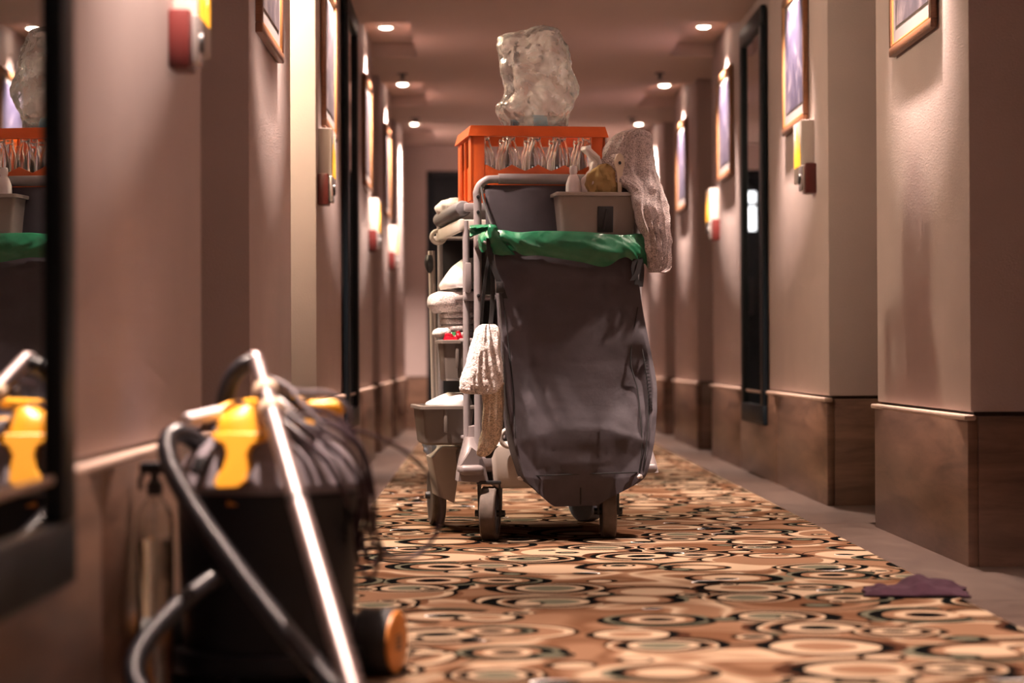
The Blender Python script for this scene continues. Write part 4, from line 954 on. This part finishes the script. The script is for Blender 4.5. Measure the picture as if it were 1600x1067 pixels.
lbn, lh = side_bin(656, 745, 634, 696, 0.20, 0.30, 'large taupe side bin with white linen on top, above the rear wheel')
for k in range(6):
    q = (sbn[0] + (k % 3 - 1.2) * 0.022, sbn[1] + (-0.05 + 0.03 * (k // 3)), sbn[2] + sh * 0.72)
    MBk = MB().loft([(-0.012, 0.012, 0.05 + 0.004 * k, 0, 0.006), (-0.02, 0.02, 0.043, 0, 0.010), (-0.02, 0.02, 0.008, 0, 0.010), (-0.014, 0.014, 0.0, 0, 0.006)], 20, 4, 3, amp=0.006, nsc=60, seed=k)
    o = MBk.build('snack_packet', 'red_foil' if k != 4 else 'green_foil', None, loc=T(q), rotz=YAW + k)
    o.rotation_euler[0] = 0.25 * (k % 3 - 1)
    tag(o, 'shiny %s wrapped packet, %s in the small side bin' % ('red' if k != 4 else 'green', ('front left', 'front middle', 'front right', 'back left', 'back middle', 'back right')[k]), 'packet', 'packets in the small side bin')
q = (sbn[0] + 0.025, sbn[1] - 0.02, sbn[2] + sh * 0.9)
o = MB().box((0, 0, 0.012), (0.075, 0.02, 0.008), 0.002, rot=Matrix.Rotation(R(22), 3, 'Y')).build('paper_sachet', 'cloth_white', None, loc=T(q), rotz=YAW)
tag(o, 'pale paper sachet leaning across the red packets', 'sachet')
soft('white_linen_bundle', [(614, 700, 728, 0.26, 0.44), (622, 680, 734, 0.23, 0.47), (629, 666, 736, 0.22, 0.48), (640, 668, 736, 0.22, 0.48), (655, 672, 734, 0.23, 0.46)], 'linen', (700, 650, 0.34), 'white linen bundle in the large side bin', 'linen', 'white linens on the cart', seed=3, amp=0.006)
soft('pale_blue_wrap', [(668, 657, 664, 0.60, 0.66), (684, 659, 676, 0.56, 0.70), (700, 664, 682, 0.56, 0.70), (716, 668, 682, 0.58, 0.68)], 'blue_film', (672, 716, 0.64), 'pale blue plastic wrap bulging out below the large side bin', 'wrap', None, seed=4, amp=0.01, nsc=30, crumple=0.004)
# long tools clipped at the rear handle
for k, (xa, xb) in enumerate(((672, 679), (676, 686))):
    a, b_ = L(xa, 392, 0.80), L(xb, 700, 0.80)
    o = MB().tube([a, b_], 0.008, 10).build('tool_pole', 'skirt', None, origin=tuple(b_), loc=T(b_), rotz=YAW)
    tag(o, ('pale mop pole behind the cart, left of two', 'pale mop pole behind the cart, right of two')[k], 'pole', 'poles at the back of the cart')
a = L(668, 398, 0.78)
soft('black_glove', [(398, 664, 674, 0.76, 0.80), (408, 662, 676, 0.75, 0.81), (420, 664, 676, 0.76, 0.80), (426, 667, 672, 0.77, 0.79)], 'black_plastic', (668, 426, 0.78), 'small black glove hanging at the rear corner of the cart', 'glove', None, amp=0.004, n=24)

# ------------------------------------------------------------------ vacuum cleaner in the foreground
VC = Vector((-0.405, 4.02, 0.0))
vac = thing('vacuum_cleaner', 'black drum vacuum cleaner with yellow clamps in the left foreground', 'vacuum', VC)
def vb(name, mb, m, parent=vac, **k): return mb.build(name, m, parent, **k)
def Q(px, py, D): return P(px, py, D) - VC
vb('drum', MB().lathe([(0, 0.022), (0.150, 0.022), (0.158, 0.03), (0.165, 0.20), (0.169, 0.335), (0.172, 0.34), (0.172, 0.352), (0, 0.352)], 56), 'drum')
vb('base_ring', MB().lathe([(0.155, 0.018), (0.178, 0.02), (0.182, 0.04), (0.178, 0.06), (0.160, 0.064)], 56), 'drum')
for k_ in range(4):
    a_ = PI / 4 + k_ * PI / 2
    vb('castor', MB().lathe([(0, 0.0), (0.014, 0.0), (0.018, 0.006), (0.018, 0.02), (0, 0.024)], 16, (0.145 * math.cos(a_), 0.145 * math.sin(a_), 0)), 'rubber_dark')
lid = vb('lid', MB().lathe([(0.172, 0.352), (0.177, 0.354), (0.178, 0.366), (0.174, 0.372), (0.168, 0.388), (0.155, 0.412), (0.135, 0.434), (0.118, 0.444), (0.112, 0.450), (0.108, 0.452), (0, 0.458)], 64), 'lid')
vb('motor_head', MB().lathe([(0.105, 0.45), (0.104, 0.468), (0.096, 0.484), (0.07, 0.494), (0, 0.498)], 48), 'lid')
ra = R(245)
def lidp(ang, r, z): return Vector((r * math.cos(ang), r * math.sin(ang), z))
# black switch window on the lid front left
sw = Q(311, 728, 3.875)
vb('switch', MB().box((sw.x, sw.y, sw.z), (0.024, 0.012, 0.034), 0.003, rot=Matrix.Rotation(R(-35), 3, 'Z') @ Matrix.Rotation(R(-30), 3, 'X')), 'black_plastic', lid)
lp = Q(366, 787, 3.852)
vb('drum_mark', MB().box((lp.x, lp.y + 0.006, lp.z), (0.028, 0.004, 0.009), 0.001), 'ora_disc')
# yellow clamps
def clampT(px, D, s=1.0, rz=0.0):
    z0 = Q(px, 762, D).z; c = Q(px, 700, D)
    prof = [(-0.052, 0.098), (-0.046, 0.084), (-0.026, 0.076), (-0.020, 0.060), (-0.022, 0.036), (-0.031, 0.022), (-0.032, 0.008), (-0.022, 0.0), (0.016, 0.002), (0.026, 0.014), (0.024, 0.034), (0.022, 0.06), (0.030, 0.076), (0.052, 0.083), (0.056, 0.098)]
    rt = Matrix.Rotation(rz, 3, 'Z')
    mb = MB(); n = len(prof)
    def mp(a, b_, dd):
        lean = 0.03 * (b_ / 0.098) - 0.035 * max(0, 0.03 - b_) / 0.03 * 0.6
        return rt @ Vector((a * s, dd + lean, b_ * s)) + Vector((c.x, c.y, z0))
    mb.prism(prof, -0.010, 0.010, mp)
    o = vb('clamp', mb, 'yellow', lid, smooth=30)
    md = o.modifiers.new('round', 'BEVEL'); md.width = 0.004; md.segments = 3
clampT(366, 3.83, 1.0, R(-12))
vb('clamp', MB().box(Q(508, 637, 4.08), (0.075, 0.04, 0.030), 0.012, seg=3), 'yellow', lid)
vb('clamp', MB().box(Q(455, 660, 3.95), (0.085, 0.03, 0.016), 0.007, rot=Matrix.Rotation(R(8), 3, 'Y'), seg=3), 'yellow', lid)
vb('clamp_boss', MB().loft([(Q(388, 640, 3.92).x - 0.02, Q(388, 640, 3.92).x + 0.02, Q(388, 634, 3.92).z, -0.10, 0.02), (Q(375, 650, 3.92).x - 0.035, Q(400, 650, 3.92).x + 0.012, Q(388, 652, 3.92).z, -0.11, 0.03), (Q(340, 675, 3.92).x, Q(420, 675, 3.92).x, Q(388, 676, 3.92).z, -0.12, 0.035)], 28, 5), 'yellow', lid)
hg = vb('carry_handle', MB().tube(catmull([Q(340, 646, 3.93), Q(360, 636, 3.95), Q(385, 632, 4.0), Q(420, 630, 4.06), Q(470, 628, 4.1)], 6), 0.011, 14), 'yellow')
vb('handle_grip', MB().tube(catmull([Q(290, 657, 3.88), Q(310, 652, 3.90), Q(342, 645, 3.93)], 6), [0.008] + [0.0125] * 11 + [0.012], 14), 'bottle_white', hg)
# wheels at the back with orange hubs
for sgn in (-1, 1):
    o = Q(598, 978, 4.04) if sgn > 0 else Vector((-0.19, 0.05, 0.062))
    if sgn > 0: o.z = 0.0625
    rt = Matrix.Rotation(R(-16) * sgn, 3, 'Z')
    k = sgn
    wv = vb('wheel', MB().lathe([(0.03, -0.045 * k), (0.058, -0.045 * k), (0.0625, -0.038 * k), (0.0625, 0.018 * k), (0.058, 0.024 * k), (0.0, 0.024 * k)], 40, o, 'X', rot=rt), 'rubber_dark')
    hubd = vb('hub_disc', MB().lathe([(0, 0.024 * k), (0.058, 0.024 * k), (0.058, 0.029 * k), (0.053, 0.032 * k), (0, 0.033 * k)], 40, o, 'X', rot=rt), 'ora_disc', wv)
    if sgn > 0:
        for q in range(4):
            vb('hub_mark', MB().box(rt @ Vector((0.0335, -0.003 + 0.0, -0.012 + 0.008 * q)) + o, (0.001, 0.03 - 0.004 * (q % 2), 0.005), rot=rt), 'black_plastic', wv, smooth=0)
    vb('wheel_housing', MB().tube([o + rt @ Vector((-0.03 * k, 0, 0.0)), Vector((0.10 * k, 0.02, 0.06))], [0.05, 0.07], 24), 'drum')
# corrugated hose
def hose(pts, r, pitch=0.007, parent=vac, name='hose'):
    c = catmull(pts, 24); ln = [0]
    for a, b_ in zip(c, c[1:]): ln.append(ln[-1] + (b_ - a).length)
    tot = ln[-1]; out = []; rs = []
    n = int(tot / pitch * 4); j = 0
    for i in range(n + 1):
        s_ = tot * i / n
        while j < len(ln) - 2 and ln[j + 1] < s_: j += 1
        t_ = (s_ - ln[j]) / max(1e-9, ln[j + 1] - ln[j])
        out.append(c[j].lerp(c[j + 1], t_)); rs.append(r * (1.0 if i % 4 in (0, 1) else 0.90))
    return vb(name, MB().tube(out, rs, 16), 'hose', parent, smooth=80)
hose([Q(330, 720, 4.03), Q(308, 690, 3.98), Q(280, 677, 3.93), Q(262, 690, 3.88), Q(268, 730, 3.83), Q(300, 790, 3.78), Q(345, 855, 3.72), Q(405, 935, 3.64), Q(470, 1015, 3.54), Q(520, 1072, 3.46), Q(560, 1105, 3.42), Q(500, 1120, 3.40)], 0.0185)
hose([Q(338, 902, 3.86), Q(318, 915, 3.82), Q(278, 948, 3.74), Q(238, 990, 3.66), Q(213, 1030, 3.60), Q(214, 1070, 3.55), Q(250, 1105, 3.50), Q(320, 1115, 3.47), Q(420, 1118, 3.44), Q(500, 1120, 3.40)], 0.0175)
hose([Q(352, 650, 4.0), Q(352, 622, 3.99), Q(362, 592, 3.98), Q(378, 573, 3.97), Q(398, 566, 3.96)], 0.017)
vb('hose_socket', MB().tube([Q(346, 897, 3.90), Q(332, 906, 3.85)], 0.023, 18), 'drum')
# chrome wand leaning across the front
wa, wb = Q(402, 566, 3.955), Q(551, 1075, 3.02)
dr = (wb - wa); 
foot = wa + dr * ((0.02 - wa.z - 0) / dr.z)
wand = vb('wand', MB().tube([wa, wa + dr * 0.11], 0.0150, 20).tube([wa + dr * 0.10, wa + dr * 0.50], 0.0165, 20).tube([wa + dr * 0.50, foot], 0.0172, 20), 'chrome')
vb('wand_bend', MB().tube(catmull([wa + dr * 0.02, wa, Q(399, 560, 3.965), Q(393, 561, 3.975)], 5), 0.0145, 16), 'chrome', wand)
for f in (0.115, 0.185): vb('collar', MB().tube([wa + dr * (f - 0.014), wa + dr * (f - 0.010), wa + dr * (f + 0.010), wa + dr * (f + 0.014)], [0.017, 0.0215, 0.0215, 0.017], 20), 'collar', wand)
vb('joint_ring', MB().tube([wa + dr * 0.494, wa + dr * 0.506], 0.0185, 20), 'black_plastic', wand)
# flexible cable draped over the lid
def cable(pp, r=0.0042, m='cable'):
    return vb('cable', MB().tube(catmull([Q(*p) for p in pp], 10), r, 8), m)
cable([(395, 600, 4.0), (430, 596, 3.98), (500, 650, 3.95), (560, 690, 3.93), (582, 760, 3.92), (588, 830, 3.92), (592, 870, 3.93), (580, 903, 3.94), (562, 880, 3.95), (556, 820, 3.96), (566, 760, 3.96)])
cable([(420, 600, 3.99), (470, 640, 3.96), (530, 665, 3.95), (580, 680, 4.0), (632, 705, 4.1), (672, 745, 4.2), (690, 790, 4.25), (683, 830, 4.28), (655, 865, 4.28), (622, 873, 4.22), (590, 858, 4.1), (572, 820, 4.02), (564, 770, 3.98)])
cable([(415, 605, 3.98), (455, 640, 3.93), (505, 690, 3.9), (550, 730, 3.9), (575, 790, 3.9), (580, 850, 3.92), (568, 862, 3.94), (560, 830, 3.95), (572, 770, 3.96)])
cable([(330, 670, 3.95), (352, 640, 3.93), (378, 630, 3.92), (395, 650, 3.9), (415, 665, 3.9)], 0.004)
for k, pp in enumerate([[(418, 590, 3.97), (450, 605, 3.95), (480, 640, 3.92), (510, 672, 3.91), (540, 690, 3.93)], [(425, 600, 3.96), (470, 612, 3.98), (515, 615, 4.02), (545, 640, 4.04), (548, 662, 4.04)], [(440, 640, 3.92), (480, 670, 3.89), (520, 700, 3.88), (556, 740, 3.88), (570, 800, 3.9)], [(430, 640, 3.9), (462, 668, 3.87), (505, 683, 3.87), (548, 700, 3.9), (565, 720, 3.92)], [(436, 652, 3.9), (480, 690, 3.86), (520, 735, 3.85), (545, 790, 3.87)]]):
    if k == 3: continue
    cable(pp, 0.0052, 'cable_grey' if k in (0, 1, 3) else 'cable')
cable([(440, 650, 3.93), (500, 672, 3.90), (545, 700, 3.9), (568, 745, 3.9), (578, 800, 3.91), (590, 838, 3.93), (597, 868, 3.95), (575, 880, 3.97), (566, 830, 3.98)], 0.0046)
cable([(450, 645, 3.94), (515, 662, 3.93), (560, 700, 3.93), (576, 750, 3.93), (572, 810, 3.94), (560, 845, 3.95), (553, 800, 3.97)], 0.0046)
cable([(425, 610, 3.96), (465, 628, 3.97), (530, 655, 3.97), (566, 705, 3.96), (584, 770, 3.95), (586, 830, 3.95)], 0.0046)
# clear spray bottle between wall and vacuum
bx_ = P(251, 800, 4.10)
base = Vector((-0.600, 3.90, 0.0))
t = thing('spray_bottle', 'clear plastic spray bottle holding liquid between left wall and vacuum cleaner', 'bottle', base)
rr = 0.034
MB().lathe([(0, 0.002), (rr - 0.004, 0.002), (rr, 0.008), (rr, 0.295), (rr * 0.94, 0.315), (rr * 0.7, 0.333), (0.013, 0.345), (0.012, 0.356), (0.0105, 0.356), (0.0115, 0.344), (rr * 0.66, 0.331), (rr * 0.9, 0.313), (rr - 0.0015, 0.294), (rr - 0.0015, 0.01), (rr - 0.006, 0.004), (0, 0.004)], 36).build('shell', 'glass', t)
MB().lathe([(0, 0.0042), (rr - 0.0062, 0.0042), (rr - 0.0018, 0.011), (rr - 0.0018, 0.272), (0, 0.272)], 36).build('liquid', 'water', t)
MB().tube([(0, 0, 0.02), (0, 0, 0.35)], 0.0022, 8).build('dip_tube', 'pet', t)
MB().lathe([(0, 0.350), (0.0145, 0.350), (0.0145, 0.372), (0.008, 0.378), (0.008, 0.392), (0, 0.392)], 18).build('collar', 'black_plastic', t)
MB().box((-0.002, 0, 0.400), (0.05, 0.018, 0.022), 0.005).build('spray_head', 'drum', t)
MB().tube(catmull([(-0.018, 0, 0.395), (-0.026, 0, 0.378), (-0.026, 0, 0.36)], 5), 0.0045, 8).build('trigger', 'black_plastic', t)
# purple cloth dropped at the carpet edge
def rag(a, b_):
    x, y = (a - 0.5) * 0.255, (b_ - 0.5) * 0.21
    n1 = noise.noise(Vector((x * 14, y * 14, 3.3))); n2 = noise.noise(Vector((x * 33 + 4, y * 33, 1.2)))
    e = min(a, 1 - a, b_, 1 - b_)
    hgt = 0.004 + 0.75 * max(0, 0.017 + 0.036 * n1 + 0.010 * n2 + 0.016 * math.exp(-((x - 0.01) / 0.05) ** 2)) * min(1, e * 7)
    return Vector((x + 0.014 * noise.noise(Vector((y * 16, x * 6, 9))), y + 0.03 * noise.noise(Vector((x * 12, y * 5, 5))), hgt))
rg = MB().grid(rag, 60, 50).build('floor_cloth', 'cloth_purple', None, loc=(1.085, 5.36, 0.0), rotz=R(-8), smooth=70, thick=0.004)
tag(rg, 'dark purple cloth lying crumpled at the carpet edge', 'cloth')
